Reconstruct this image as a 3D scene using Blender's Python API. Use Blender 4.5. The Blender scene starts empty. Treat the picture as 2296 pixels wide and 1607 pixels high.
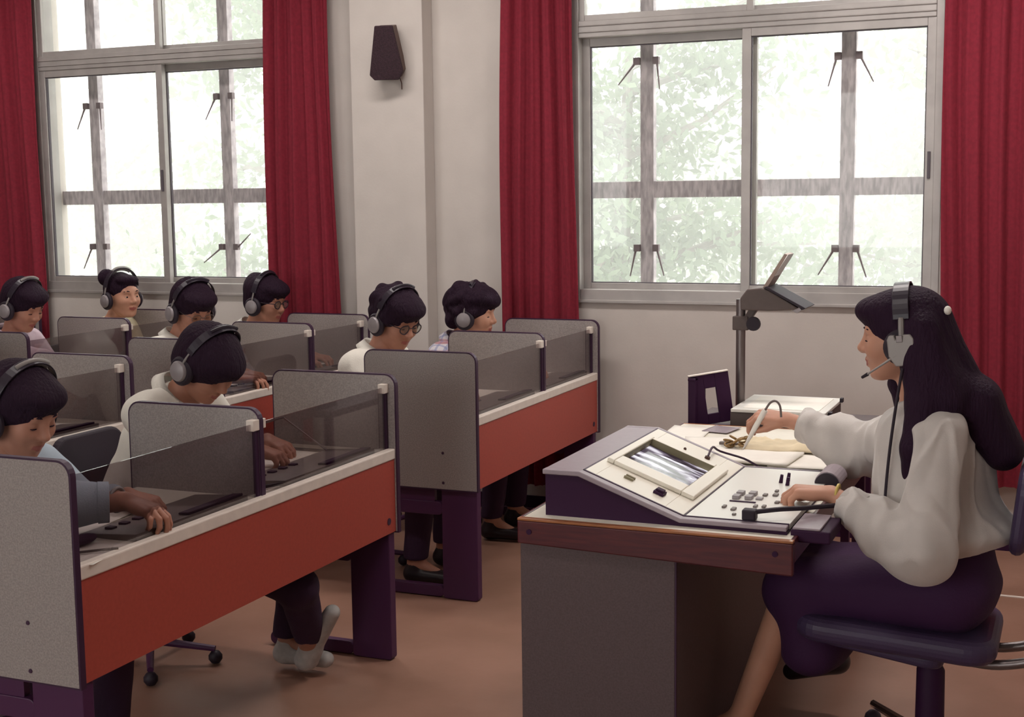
import bpy, bmesh, math, random
import numpy as np
from mathutils import Vector, Matrix, noise, Euler

random.seed(7)
SC = bpy.context.scene
COL = SC.collection
R = math.radians

# ------------------------------------------------------------------ camera, light, exposure
FWD = Vector((-0.387233, 0.91435, -0.118381)).normalized()
RGT = Vector((0.921346, 0.388531, -0.012865)); RGT = (RGT - FWD * RGT.dot(FWD)).normalized()
UPV = RGT.cross(FWD).normalized()
cam_d = bpy.data.cameras.new('camera'); cam = bpy.data.objects.new('camera', cam_d); COL.objects.link(cam)
cam.matrix_world = Matrix(((RGT.x, UPV.x, -FWD.x, 0), (RGT.y, UPV.y, -FWD.y, 0), (RGT.z, UPV.z, -FWD.z, 1.6), (0, 0, 0, 1)))
cam_d.sensor_width = 36; cam_d.lens = 47.43; cam_d.clip_start = 0.05; cam_d.clip_end = 200
SC.camera = cam

SC.view_settings.view_transform = 'Standard'; SC.view_settings.look = 'None'
SC.view_settings.gamma = 1; SC.view_settings.exposure = 0.72
SC.view_settings.use_curve_mapping = False

w = bpy.data.worlds.new('sky'); SC.world = w; w.use_nodes = True
bg = w.node_tree.nodes['Background']; bg.inputs[0].default_value = (1.0, 1.0, 0.97, 1); bg.inputs[1].default_value = 3.4

def area(name, loc, rot, sx, sy, power, color=(1, 1, 1), portal=False):
    l = bpy.data.lights.new(name, 'AREA'); l.shape = 'RECTANGLE'; l.size = sx; l.size_y = sy; l.energy = power; l.color = color
    o = bpy.data.objects.new(name, l); COL.objects.link(o); o.location = loc; o.rotation_euler = rot
    l.cycles.is_portal = portal
    return o
WY = 6.30                      # inner face of the window wall
CEIL = 3.25
# daylight portals in the two windows seen, none in the openings added to the opposite wall
area('window_portal', (-1.46, WY + .26, 2.05), (R(-90), 0, 0), 1.72, 2.0, 1, portal=True)
area('window_portal', (-4.80, WY + .26, 2.05), (R(-90), 0, 0), 1.72, 2.0, 1, portal=True)
# unseen ceiling lamps added for fill light (their housings are built with the room)
FILL_LAMPS = [(-0.5, 4.95), (-3.0, 5.1), (-5.4, 5.1), (-0.9, 2.4), (-3.4, 2.4)]
FILL_LAMP_W = (24, 14, 11, 8, 6)
for (lx, ly), pw in zip(FILL_LAMPS, FILL_LAMP_W):
    area('ceiling_fill_light', (lx, ly, CEIL - .13), (0, 0, 0), 1.2, .22, pw, (1.0, .92, .88))

# ------------------------------------------------------------------ materials
MATS = {}
def mat(name, col, rough=.6, metal=0, spec=.4, noise_amt=0, noise_scale=40, bump=0, bump_scale=120, col2=None, stretch=None,
        emit=None, emit_s=0, coat=0, sheen=0, sss=0):
    if name in MATS: return MATS[name]
    m = bpy.data.materials.new(name); m.use_nodes = True
    nt = m.node_tree; n = nt.nodes; b = n['Principled BSDF']
    b.inputs['Base Color'].default_value = (*col, 1); b.inputs['Roughness'].default_value = rough
    b.inputs['Metallic'].default_value = metal; b.inputs['Specular IOR Level'].default_value = spec
    if coat: b.inputs['Coat Weight'].default_value = coat
    if sheen: b.inputs['Sheen Weight'].default_value = sheen
    if sss: b.inputs['Subsurface Weight'].default_value = sss; b.inputs['Subsurface Radius'].default_value = (.01, .004, .002); b.inputs['Subsurface Scale'].default_value = 1
    if emit: b.inputs['Emission Color'].default_value = (*emit, 1); b.inputs['Emission Strength'].default_value = emit_s
    tc = None
    def coords():
        nonlocal tc
        if tc is None:
            t = n.new('ShaderNodeTexCoord'); mp = n.new('ShaderNodeMapping')
            nt.links.new(t.outputs['Object'], mp.inputs[0])
            if stretch: mp.inputs['Scale'].default_value = stretch
            tc = mp
        return tc.outputs[0]
    if noise_amt or col2:
        nz = n.new('ShaderNodeTexNoise'); nz.inputs['Scale'].default_value = noise_scale; nz.inputs['Detail'].default_value = 5
        nt.links.new(coords(), nz.inputs['Vector'])
        rp = n.new('ShaderNodeValToRGB')
        c2 = col2 if col2 else tuple(max(0, c * (1 - noise_amt)) for c in col)
        c1 = col if col2 else tuple(min(1, c * (1 + noise_amt)) for c in col)
        rp.color_ramp.elements[0].color = (*c2, 1); rp.color_ramp.elements[1].color = (*c1, 1)
        rp.color_ramp.elements[0].position = .35; rp.color_ramp.elements[1].position = .65
        nt.links.new(nz.outputs['Fac'], rp.inputs[0]); nt.links.new(rp.outputs[0], b.inputs['Base Color'])
    if bump:
        nb = n.new('ShaderNodeTexNoise'); nb.inputs['Scale'].default_value = bump_scale; nb.inputs['Detail'].default_value = 4
        nt.links.new(coords(), nb.inputs['Vector'])
        bp = n.new('ShaderNodeBump'); bp.inputs['Strength'].default_value = bump; bp.inputs['Distance'].default_value = .01
        nt.links.new(nb.outputs['Fac'], bp.inputs['Height']); nt.links.new(bp.outputs[0], b.inputs['Normal'])
    MATS[name] = m
    return m

def glass_mat(name, tint, gloss=.12, rough=.02):
    m = bpy.data.materials.new(name); m.use_nodes = True; nt = m.node_tree; n = nt.nodes
    n.remove(n['Principled BSDF']); out = n['Material Output']
    t = n.new('ShaderNodeBsdfTransparent'); t.inputs[0].default_value = (*tint, 1)
    g = n.new('ShaderNodeBsdfGlossy'); g.inputs['Roughness'].default_value = rough
    mx = n.new('ShaderNodeMixShader')
    lw = n.new('ShaderNodeLayerWeight'); lw.inputs['Blend'].default_value = .25          # a pane reflects more at grazing angles, from either face
    mr = n.new('ShaderNodeMapRange'); mr.inputs[3].default_value = gloss * .35; mr.inputs[4].default_value = gloss * 3
    nt.links.new(lw.outputs['Facing'], mr.inputs[0]); nt.links.new(mr.outputs[0], mx.inputs[0])
    nt.links.new(t.outputs[0], mx.inputs[1]); nt.links.new(g.outputs[0], mx.inputs[2]); nt.links.new(mx.outputs[0], out.inputs[0])
    MATS[name] = m
    return m

M_WALL = mat('wall_paint', (.56, .515, .48), .85, noise_amt=.03, noise_scale=6, bump=.05, bump_scale=90)
M_CEIL = mat('ceiling_paint', (.62, .58, .54), .9)
M_FLOOR = mat('floor_vinyl', (.33, .180, .130), .42, col2=(.28, .15, .105), noise_scale=3.5, bump=.04, bump_scale=30, spec=.35)
M_ALU = mat('window_aluminium', (.40, .375, .36), .42, metal=.35, noise_amt=.08, noise_scale=8)
M_ALUD = mat('window_seal', (.10, .085, .10), .6)
M_CONC = mat('bar_timber', (.44, .395, .415), .85, noise_amt=.25, noise_scale=14, stretch=(4, 1, 1))
M_IRON = mat('bracket_iron', (.19, .15, .16), .6, metal=.4)
M_RED = mat('curtain_red', (.215, .014, .030), .9, noise_amt=.10, noise_scale=60, bump=.15, bump_scale=400)
M_PANEL = mat('grey_laminate', (.31, .275, .265), .5, noise_amt=.16, noise_scale=220)
M_TRIM = mat('dark_trim', (.040, .012, .040), .5)
M_STRIP = mat('cream_rail', (.74, .66, .59), .45, noise_amt=.04, noise_scale=30)
M_ORANGE = mat('orange_laminate', (.41, .070, .050), .42, noise_amt=.05, noise_scale=90)
M_WHITE = mat('white_laminate', (.80, .76, .66), .4, noise_amt=.02)
M_DARK = mat('dark_plastic', (.034, .008, .036), .6, spec=.2)
M_LEG = mat('dark_metal_leg', (.065, .014, .062), .5)
M_CHROME = mat('chrome', (.65, .62, .60), .18, metal=1)
M_STEEL = mat('steel_tube', (.22, .19, .19), .35, metal=.8)
M_PAPER = mat('paper', (.86, .83, .76), .8, noise_amt=.015, noise_scale=20)
M_DECK = mat('deck_grey', (.17, .14, .13), .45, noise_amt=.1, noise_scale=80)
M_SEAT = mat('seat_navy_vinyl', (.055, .035, .085), .45, bump=.1, bump_scale=200)
M_MAUVE = mat('mauve_metal', (.33, .275, .31), .4, noise_amt=.03)
M_CONS = mat('console_cream', (.84, .80, .70), .35)
M_CONSF = mat('console_white', (.78, .77, .72), .3)
M_KHAKI = mat('recess_khaki', (.25, .22, .13), .6)
M_WOOD = mat('red_wood', (.090, .014, .018), .38, col2=(.060, .008, .015), noise_scale=9, stretch=(1.2, 9, 14), coat=.25)
M_WOODE = mat('light_wood_edge', (.34, .13, .05), .3, noise_amt=.12, noise_scale=20, stretch=(1, 8, 8), coat=.3)
M_DPANEL = mat('desk_grey_laminate', (.095, .066, .070), .5, noise_amt=.12, noise_scale=200)
M_OHP = mat('projector_brown', (.105, .078, .072), .5, noise_amt=.05)
M_SPK = mat('speaker_cloth', (.034, .015, .022), .8, noise_amt=.4, noise_scale=160, bump=.5, bump_scale=300)
M_SPKW = mat('speaker_wood', (.09, .045, .035), .5)
M_GREYCUP = mat('headphone_grey', (.30, .27, .28), .4, metal=.2)
M_SILVER = mat('headphone_silver', (.30, .28, .27), .4, metal=.3)
M_CUSH = mat('headphone_black', (.020, .012, .022), .6)
M_BAND = mat('headphone_band', (.022, .015, .026), .35)
M_HAIR = mat('black_hair', (.020, .008, .019), .75, spec=.15, bump=.9, bump_scale=140, stretch=(1, 1, .25))
M_HAIRT = mat('long_black_hair', (.021, .007, .021), .7, spec=.16, bump=.6, bump_scale=160, stretch=(1, 1, .08))
M_SKIN = mat('skin', (.52, .265, .18), .5, noise_amt=.05, noise_scale=18, spec=.35, sss=.06)
M_SKINB = mat('skin_tan', (.40, .185, .125), .5, noise_amt=.05, noise_scale=18, spec=.35, sss=.06)
M_LIP = mat('lips', (.32, .09, .075), .45)
M_EYE = mat('eye_white', (.60, .55, .50), .25)
M_IRIS = mat('iris', (.02, .01, .01), .2)
M_SHIRTW = mat('white_shirt', (.74, .71, .64), .85, noise_amt=.03, noise_scale=8, bump=.2, bump_scale=300)
M_BLOUSE = mat('silky_blouse', (.54, .50, .47), .55, noise_amt=.06, noise_scale=10, bump=.1, bump_scale=300, sheen=.3)
M_BLUE = mat('blue_shirt', (.42, .50, .58), .85, noise_amt=.05, noise_scale=10, bump=.2, bump_scale=300)
M_PINK = mat('pink_blouse', (.56, .44, .50), .85, noise_amt=.05, bump=.2, bump_scale=300)
M_LBLUE = mat('pale_blue_cuff', (.40, .45, .52), .85)
M_YEL = mat('cream_blouse', (.66, .58, .40), .85, bump=.2, bump_scale=300)
M_TROU = mat('dark_trousers', (.034, .012, .040), .8, bump=.2, bump_scale=200)
M_JEAN = mat('grey_jeans', (.14, .12, .13), .85, bump=.2, bump_scale=200, noise_amt=.15)
M_SKIRT = mat('navy_skirt', (.040, .009, .050), .8, bump=.15, bump_scale=120)
M_SHOE = mat('dark_shoe', (.02, .012, .015), .4)
M_SNEAK = mat('pale_sneaker', (.42, .40, .38), .6, noise_amt=.1)
M_BARK = mat('tree_bark', (.16, .14, .13), .9, noise_amt=.2, noise_scale=6)
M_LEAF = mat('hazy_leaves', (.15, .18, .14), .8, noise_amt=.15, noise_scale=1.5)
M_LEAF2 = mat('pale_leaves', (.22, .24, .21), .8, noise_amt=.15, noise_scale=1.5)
M_GRASS = mat('outdoor_ground', (.40, .42, .33), .95, noise_amt=.15, noise_scale=1)
M_GLASS = glass_mat('window_glass', (.97, .98, .97), gloss=.045)
M_SMOKE = glass_mat('smoked_glass', (.70, .66, .67), rough=.03)
M_LENS = glass_mat('lens_glass', (.88, .88, .84))
M_TUBEON = mat('fill_lamp_tube', (.9, .9, .9), .4, emit=(1, .9, .84), emit_s=3)  # glow of the added ceiling lamps

def checked(name, cols):
    m = bpy.data.materials.new(name); m.use_nodes = True; nt = m.node_tree; n = nt.nodes; b = n['Principled BSDF']
    b.inputs['Roughness'].default_value = .85
    t = n.new('ShaderNodeTexCoord'); prev = None
    base = n.new('ShaderNodeRGB'); base.outputs[0].default_value = (*cols[0], 1); prev = base.outputs[0]
    for k, (ax, c, sc, wd) in enumerate(((1, cols[1], 26, .35), (2, cols[2], 26, .35), (0, cols[1], 26, .3), (2, cols[3], 13, .12))):
        sp = n.new('ShaderNodeSeparateXYZ'); nt.links.new(t.outputs['Object'], sp.inputs[0])
        mu = n.new('ShaderNodeMath'); mu.operation = 'MULTIPLY'; mu.inputs[1].default_value = sc; nt.links.new(sp.outputs[ax], mu.inputs[0])
        fr = n.new('ShaderNodeMath'); fr.operation = 'FRACT'; nt.links.new(mu.outputs[0], fr.inputs[0])
        lt = n.new('ShaderNodeMath'); lt.operation = 'LESS_THAN'; lt.inputs[1].default_value = wd; nt.links.new(fr.outputs[0], lt.inputs[0])
        hf = n.new('ShaderNodeMath'); hf.operation = 'MULTIPLY'; hf.inputs[1].default_value = .55; nt.links.new(lt.outputs[0], hf.inputs[0])
        mx = n.new('ShaderNodeMix'); mx.data_type = 'RGBA'; nt.links.new(hf.outputs[0], mx.inputs[0]); nt.links.new(prev, mx.inputs[6])
        mx.inputs[7].default_value = (*c, 1); prev = mx.outputs[2]
    nt.links.new(prev, b.inputs['Base Color']); MATS[name] = m
    return m
M_PLAID = checked('plaid_shirt', ((.55, .52, .55), (.16, .19, .36), (.42, .20, .20), (.30, .10, .12)))

def screen_mat():  # streaks of a window reflection put in as glow
    m = bpy.data.materials.new('monitor_reflection_glow'); m.use_nodes = True; nt = m.node_tree; n = nt.nodes; b = n['Principled BSDF']
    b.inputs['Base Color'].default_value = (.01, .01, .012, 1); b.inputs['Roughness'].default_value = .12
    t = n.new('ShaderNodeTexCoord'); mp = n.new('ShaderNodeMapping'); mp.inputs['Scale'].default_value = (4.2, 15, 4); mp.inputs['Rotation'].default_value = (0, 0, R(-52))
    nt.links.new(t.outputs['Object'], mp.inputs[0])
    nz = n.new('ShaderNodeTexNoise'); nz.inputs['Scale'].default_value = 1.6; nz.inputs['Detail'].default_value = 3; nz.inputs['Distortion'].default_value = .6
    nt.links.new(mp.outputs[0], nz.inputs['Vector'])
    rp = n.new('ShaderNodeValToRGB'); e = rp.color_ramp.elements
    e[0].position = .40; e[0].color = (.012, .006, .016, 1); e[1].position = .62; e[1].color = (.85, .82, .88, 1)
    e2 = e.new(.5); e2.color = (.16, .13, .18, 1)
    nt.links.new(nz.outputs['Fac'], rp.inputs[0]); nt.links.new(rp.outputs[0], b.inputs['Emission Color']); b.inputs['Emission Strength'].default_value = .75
    MATS['monitor_reflection_glow'] = m
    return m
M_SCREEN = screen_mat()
for m_ in (M_LEAF, M_LEAF2):          # leaves let light through
    nt = m_.node_tree; b_ = nt.nodes['Principled BSDF']; tr = nt.nodes.new('ShaderNodeBsdfTranslucent'); mx = nt.nodes.new('ShaderNodeMixShader')
    tr.inputs[0].default_value = (.26, .30, .22, 1); mx.inputs[0].default_value = .5
    nt.links.new(b_.outputs[0], mx.inputs[1]); nt.links.new(tr.outputs[0], mx.inputs[2]); nt.links.new(mx.outputs[0], nt.nodes['Material Output'].inputs[0])

# ------------------------------------------------------------------ mesh helpers
class MB:
    def __init__(s): s.v = []; s.f = []; s.mi = []; s.m = 0
    def add(s, vs, fs):
        k = len(s.v); s.v += [tuple(v) for v in vs]; s.f += [tuple(k + i for i in f) for f in fs]; s.mi += [s.m] * len(fs); return s
    def box(s, x0, x1, y0, y1, z0, z1, M=None):
        vs = [Vector((x, y, z)) for x in (x0, x1) for y in (y0, y1) for z in (z0, z1)]
        if M: vs = [M @ v for v in vs]
        return s.add(vs, [(0, 1, 3, 2), (4, 6, 7, 5), (0, 4, 5, 1), (2, 3, 7, 6), (0, 2, 6, 4), (1, 5, 7, 3)])
    def prism(s, pts, lo, hi, axis='y', M=None):
        n = len(pts)
        def mk(p, t):
            v = {'y': (p[0], t, p[1]), 'x': (t, p[0], p[1]), 'z': (p[0], p[1], t)}[axis]
            v = Vector(v); return M @ v if M else v
        vs = [mk(p, lo) for p in pts] + [mk(p, hi) for p in pts]
        return s.add(vs, [tuple(range(n))[::-1], tuple(range(n, 2 * n))] + [(i, (i + 1) % n, n + (i + 1) % n, n + i) for i in range(n)])
    def frame(s, x0, x1, z0, z1, wd, y0, y1, wb=None, M=None):
        wb = wb or wd
        s.box(x0, x0 + wd, y0, y1, z0, z1, M); s.box(x1 - wd, x1, y0, y1, z0, z1, M)
        s.box(x0 + wd, x1 - wd, y0, y1, z0, z0 + wb, M); s.box(x0 + wd, x1 - wd, y0, y1, z1 - wd, z1, M); return s
    def tube(s, pts, r, n=10, closed=False, flat=1.0):
        pts = [Vector(p) for p in pts]; N = len(pts); rr = r if isinstance(r, (list, tuple)) else [r] * N
        rings = []; up = None
        for i, p in enumerate(pts):
            a = pts[(i - 1) % N] if (closed or i > 0) else p; b = pts[(i + 1) % N] if (closed or i < N - 1) else p
            t = (b - a).normalized()
            if up is None:
                up = Vector((0, 0, 1)) if abs(t.z) < .9 else Vector((1, 0, 0))
            u = (up - t * up.dot(t)).normalized(); v = t.cross(u); up = u
            rings.append([p + (u * math.cos(2 * math.pi * k / n) + v * math.sin(2 * math.pi * k / n) * flat) * rr[i] for k in range(n)])
        k0 = len(s.v); vs = [q for rg in rings for q in rg]; fs = []
        for i in range(N if closed else N - 1):
            j = (i + 1) % N
            for k in range(n): fs.append((i * n + k, i * n + (k + 1) % n, j * n + (k + 1) % n, j * n + k))
        if not closed: fs += [tuple(range(n))[::-1], tuple(range((N - 1) * n, N * n))]
        return s.add(vs, fs)
    def lathe(s, prof, c=(0, 0, 0), n=24, M=None):
        vs = []; fs = []; m = len(prof)
        for k in range(n):
            a = 2 * math.pi * k / n
            for r_, z in prof:
                v = Vector((r_ * math.cos(a), r_ * math.sin(a), z)); v = (M @ v) if M else v
                vs.append(v + Vector(c))
        for k in range(n):
            j = (k + 1) % n
            for i in range(m - 1): fs.append((k * m + i, j * m + i, j * m + i + 1, k * m + i + 1))
        fs.append(tuple(k * m for k in range(n))[::-1]); fs.append(tuple(k * m + m - 1 for k in range(n)))
        return s.add(vs, fs)
    def ball(s, c, r, n=14, M=None):
        r = r if isinstance(r, (list, tuple)) else (r, r, r); vs = []; fs = []; m = n // 2
        vs.append(Vector((0, 0, r[2])))
        for i in range(1, m):
            t = math.pi * i / m
            for k in range(n):
                a = 2 * math.pi * k / n; vs.append(Vector((r[0] * math.sin(t) * math.cos(a), r[1] * math.sin(t) * math.sin(a), r[2] * math.cos(t))))
        vs.append(Vector((0, 0, -r[2]))); L = len(vs) - 1
        for k in range(n): fs.append((0, 1 + k, 1 + (k + 1) % n)); fs.append((L, L - n + (k + 1) % n, L - n + k))
        for i in range(m - 2):
            for k in range(n): a = 1 + i * n; fs.append((a + k, a + n + k, a + n + (k + 1) % n, a + (k + 1) % n))
        vs = [((M @ v) if M else v) + Vector(c) for v in vs]
        return s.add(vs, fs)
    def build(s, name, mats, parent=None, bevel=0, smooth=False, loc=None, segs=2):
        me = bpy.data.meshes.new(name); me.from_pydata(s.v, [], s.f)
        mats = mats if isinstance(mats, (list, tuple)) else [mats]
        for m in mats: me.materials.append(m)
        me.polygons.foreach_set('material_index', s.mi)
        bm = bmesh.new(); bm.from_mesh(me); bmesh.ops.recalc_face_normals(bm, faces=bm.faces)
        bm.to_mesh(me); bm.free()
        if smooth:
            me.polygons.foreach_set('use_smooth', [True] * len(me.polygons))
        o = bpy.data.objects.new(name, me); COL.objects.link(o)
        if smooth and smooth != 'all':
            try: me.set_sharp_from_angle(angle=R(40))
            except Exception: pass
        if bevel:
            b = o.modifiers.new('bevel', 'BEVEL'); b.width = bevel; b.segments = segs; b.limit_method = 'ANGLE'; b.angle_limit = R(35)
        if parent: o.parent = parent
        if loc: o.location = loc
        return o

def curve_pts(pts, n=6):
    # smooth curve through the given points
    pts = [Vector(p) for p in pts]; out = []
    for i in range(len(pts) - 1):
        p0 = pts[max(i - 1, 0)]; p1 = pts[i]; p2 = pts[i + 1]; p3 = pts[min(i + 2, len(pts) - 1)]
        for k in range(n):
            t = k / n; out.append(.5 * ((2 * p1) + (p2 - p0) * t + (2 * p0 - 5 * p1 + 4 * p2 - p3) * t * t + (3 * p1 - p0 - 3 * p2 + p3) * t ** 3))
    return out + [pts[-1]]
def thing(name, label, cat, loc=(0, 0, 0), group=None, M=None):
    o = bpy.data.objects.new(name, None); COL.objects.link(o); o.empty_display_size = .05
    if M is not None: o.matrix_world = M
    else: o.location = loc
    return tag(o, label, cat, group)
def tag(o, label, cat, group=None):
    o['label'] = label; o['category'] = cat
    if group: o['group'] = group
    return o
def struct(o): o['kind'] = 'structure'; return o
def dup(o, parent=None):
    c = o.copy(); COL.objects.link(c)
    if parent: c.parent = parent
    for ch in [x for x in list(COL.objects) if x.parent == o]: dup(ch, c)
    return c
def rebase(root):
    """give a thing built in world coordinates its base as origin: children move back by the root's location"""
    for ch in [x for x in COL.objects if x.parent == root]: ch.location = ch.location - root.location
def rrect(x0, x1, z0, z1, r, n=6, corners=(1, 1, 1, 1)):
    pts = []
    for (cx, cz, a0, k) in ((x1, z1, 0, 0), (x0, z1, 90, 1), (x0, z0, 180, 2), (x1, z0, 270, 3)):
        if not corners[k]: pts.append((cx, cz)); continue
        ox = cx - r if k in (0, 3) else cx + r; oz = cz - r if k in (0, 1) else cz + r
        for i in range(n + 1):
            a = R(a0 + 90 * i / n); pts.append((ox + r * math.cos(a), oz + r * math.sin(a)))
    return pts

# ------------------------------------------------------------------ smooth-field bodies (one continuous surface each)
class Field:
    """union of tapered limbs and ellipsoids on a grid, meshed as one continuous surface"""
    def __init__(s, lo, hi, h):
        s.h = h; s.lo = np.array(lo, float); s.n = (np.ceil((np.array(hi) - s.lo) / h).astype(int) + 1)
        s.D = np.full(s.n, .05, np.float32)
    def _win(s, lo, hi, pad):
        a = np.maximum(0, np.floor((np.array(lo) - pad - s.lo) / s.h).astype(int)); b = np.minimum(s.n, np.ceil((np.array(hi) + pad - s.lo) / s.h).astype(int) + 1)
        if np.any(b <= a): return None
        sl = tuple(slice(i, j) for i, j in zip(a, b))
        g = [(s.lo[k] + np.arange(a[k], b[k]) * s.h).astype(np.float32) for k in range(3)]
        return sl, g[0][:, None, None], g[1][None, :, None], g[2][None, None, :]
    def _mix(s, sl, d, k, sub):
        D = s.D[sl]
        if sub:
            h = np.clip(.5 - .5 * (D + d) / k, 0, 1); s.D[sl] = D * (1 - h) - d * h + k * h * (1 - h)
        else:
            h = np.clip(.5 + .5 * (D - d) / k, 0, 1); s.D[sl] = D * (1 - h) + d * h - k * h * (1 - h)
    def limb(s, a, b, ra, rb, k=.015, sub=False, sq=None):
        a = np.array(a, float); b = np.array(b, float); m = max(ra, rb)
        w_ = s._win(np.minimum(a, b) - m, np.maximum(a, b) + m, .05 + k)
        if not w_: return
        sl, X, Y, Z = w_; ab = b - a; L = max(ab @ ab, 1e-9)
        t = np.clip(((X - a[0]) * ab[0] + (Y - a[1]) * ab[1] + (Z - a[2]) * ab[2]) / L, 0, 1)
        dx, dy, dz = X - a[0] - t * ab[0], Y - a[1] - t * ab[1], Z - a[2] - t * ab[2]
        if sq is not None:      # squash: (unit axis, factor) makes the limb wider across that axis
            ax, fac = np.array(sq[0], float), sq[1]; ax /= np.linalg.norm(ax)
            pr = dx * ax[0] + dy * ax[1] + dz * ax[2]; q = (1 / fac - 1) * pr
            dx, dy, dz = dx + q * ax[0], dy + q * ax[1], dz + q * ax[2]
        d = np.sqrt(dx * dx + dy * dy + dz * dz) - (ra + (rb - ra) * t)
        s._mix(sl, d, k, sub)
    def ell(s, c, r, k=.015, M=None, sub=False):
        c = np.array(c, float); r = np.array(r, float); m = r.max()
        w_ = s._win(c - m, c + m, .05 + k)
        if not w_: return
        sl, X, Y, Z = w_; X, Y, Z = X - c[0], Y - c[1], Z - c[2]
        if M is not None:
            A = np.array(M)[:3, :3].T; X, Y, Z = (A[0, 0] * X + A[0, 1] * Y + A[0, 2] * Z, A[1, 0] * X + A[1, 1] * Y + A[1, 2] * Z, A[2, 0] * X + A[2, 1] * Y + A[2, 2] * Z)
        k0 = np.sqrt((X / r[0]) ** 2 + (Y / r[1]) ** 2 + (Z / r[2]) ** 2); k1 = np.sqrt((X / r[0] ** 2) ** 2 + (Y / r[1] ** 2) ** 2 + (Z / r[2] ** 2) ** 2) + 1e-9
        d = k0 * (k0 - 1) / k1
        s._mix(sl, d, k, sub)
    def cut(s, p, nrm, rad):
        """cut away what lies beyond the plane within rad of p (cuffs, necklines)"""
        p = np.array(p, float); nrm = np.array(nrm, float); nrm /= np.linalg.norm(nrm)
        w_ = s._win(p - rad, p + rad, 0)
        if not w_: return
        sl, X, Y, Z = w_; d = (X - p[0]) * nrm[0] + (Y - p[1]) * nrm[1] + (Z - p[2]) * nrm[2]
        rr = np.sqrt((X - p[0]) ** 2 + (Y - p[1]) ** 2 + (Z - p[2]) ** 2) - rad
        s.D[sl] = np.maximum(s.D[sl], np.minimum(d, -rr))
    def mesh(s):
        D = s.D; D = np.pad(D, 1, constant_values=.05); n = np.array(D.shape); ins = D < 0
        c = np.zeros(n - 1, np.int8)
        for i in (0, 1):
            for j in (0, 1):
                for k in (0, 1): c += ins[i:n[0] - 1 + i, j:n[1] - 1 + j, k:n[2] - 1 + k]
        act = (c > 0) & (c < 8); idx = -np.ones(act.shape, np.int64); cells = np.argwhere(act); idx[act] = np.arange(len(cells))
        P = np.zeros((len(cells), 3)); Nn = np.zeros(len(cells))
        corners = [(i, j, k) for i in (0, 1) for j in (0, 1) for k in (0, 1)]
        val = {cc: D[cells[:, 0] + cc[0], cells[:, 1] + cc[1], cells[:, 2] + cc[2]] for cc in corners}
        for a in corners:
            for ax in range(3):
                if a[ax]: continue
                b = list(a); b[ax] = 1; b = tuple(b); va, vb = val[a], val[b]; cr = (va < 0) != (vb < 0)
                t = np.where(cr, va / np.where(cr, va - vb, 1), 0)
                for q in range(3): P[:, q] += np.where(cr, a[q] + (t if q == ax else 0), 0)
                Nn += cr
        P = (cells + P / Nn[:, None] - 1) * s.h + s.lo
        F = []
        for ax in range(3):
            u, v = (ax + 1) % 3, (ax + 2) % 3
            sa = [slice(None)] * 3; sb = [slice(None)] * 3; sa[ax] = slice(0, -1); sb[ax] = slice(1, None)
            A, B = ins[tuple(sa)], ins[tuple(sb)]; e = np.argwhere(A != B)
            e = e[(e[:, u] > 0) & (e[:, v] > 0) & (e[:, u] < n[u] - 1) & (e[:, v] < n[v] - 1)]
            fl = A[tuple(e.T)]
            def g(du, dv):
                q = e.copy(); q[:, u] += du; q[:, v] += dv; return idx[tuple(q.T)]
            quad = np.stack([g(-1, -1), g(0, -1), g(0, 0), g(-1, 0)], 1)
            quad[~fl] = quad[~fl][:, ::-1]; F.append(quad)
        return P, np.concatenate(F)

def skin_object(name, P, F, mats, parent=None, smooth_iter=2, mi=None):
    # light Laplacian smoothing
    E = np.concatenate([F[:, [0, 1]], F[:, [1, 2]], F[:, [2, 3]], F[:, [3, 0]]])
    for _ in range(smooth_iter):
        acc = np.zeros_like(P); cnt = np.zeros(len(P))
        for a, b in ((0, 1), (1, 0)):
            for q in range(3): acc[:, q] += np.bincount(E[:, a], P[E[:, b], q], len(P))
            cnt += np.bincount(E[:, a], minlength=len(P))
        P = P * .5 + acc / cnt[:, None] * .5
    me = bpy.data.meshes.new(name)
    me.vertices.add(len(P)); me.vertices.foreach_set('co', P.astype(np.float32).ravel())
    me.loops.add(len(F) * 4); me.loops.foreach_set('vertex_index', F.ravel().astype(np.int32))
    me.polygons.add(len(F)); me.polygons.foreach_set('loop_start', np.arange(0, len(F) * 4, 4, dtype=np.int32))
    me.update(calc_edges=True)
    me.polygons.foreach_set('use_smooth', np.ones(len(F), bool))
    for m in (mats if isinstance(mats, (list, tuple)) else [mats]): me.materials.append(m)
    if mi is not None: me.polygons.foreach_set('material_index', mi.astype(np.int32))
    me.update(); me.validate()
    o = bpy.data.objects.new(name, me); COL.objects.link(o)
    if parent: o.parent = parent
    return o
def normals(P, F):
    n = np.cross(P[F[:, 2]] - P[F[:, 0]], P[F[:, 3]] - P[F[:, 1]]); N = np.zeros_like(P)
    for k in range(4):
        for q in range(3): N[:, q] += np.bincount(F[:, k], n[:, q], len(P))
    return N / (np.linalg.norm(N, axis=1)[:, None] + 1e-12)
def fbm(P, sc, seed=0, octs=2):
    """cheap smooth noise: sum of rotated sines"""
    rg = np.random.RandomState(seed); out = np.zeros(len(P)); amp = 1
    for o_ in range(octs):
        for _ in range(5):
            d = rg.normal(size=3); d /= np.linalg.norm(d); ph = rg.rand() * 6.28
            q = P @ d * sc * (1.7 ** o_) * (1 + .5 * rg.rand()) + ph
            d2 = rg.normal(size=3); out += amp * np.sin(q + 1.6 * np.sin(P @ d2 * sc * .45 + ph)) / 5
        amp *= .5
    return out

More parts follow.
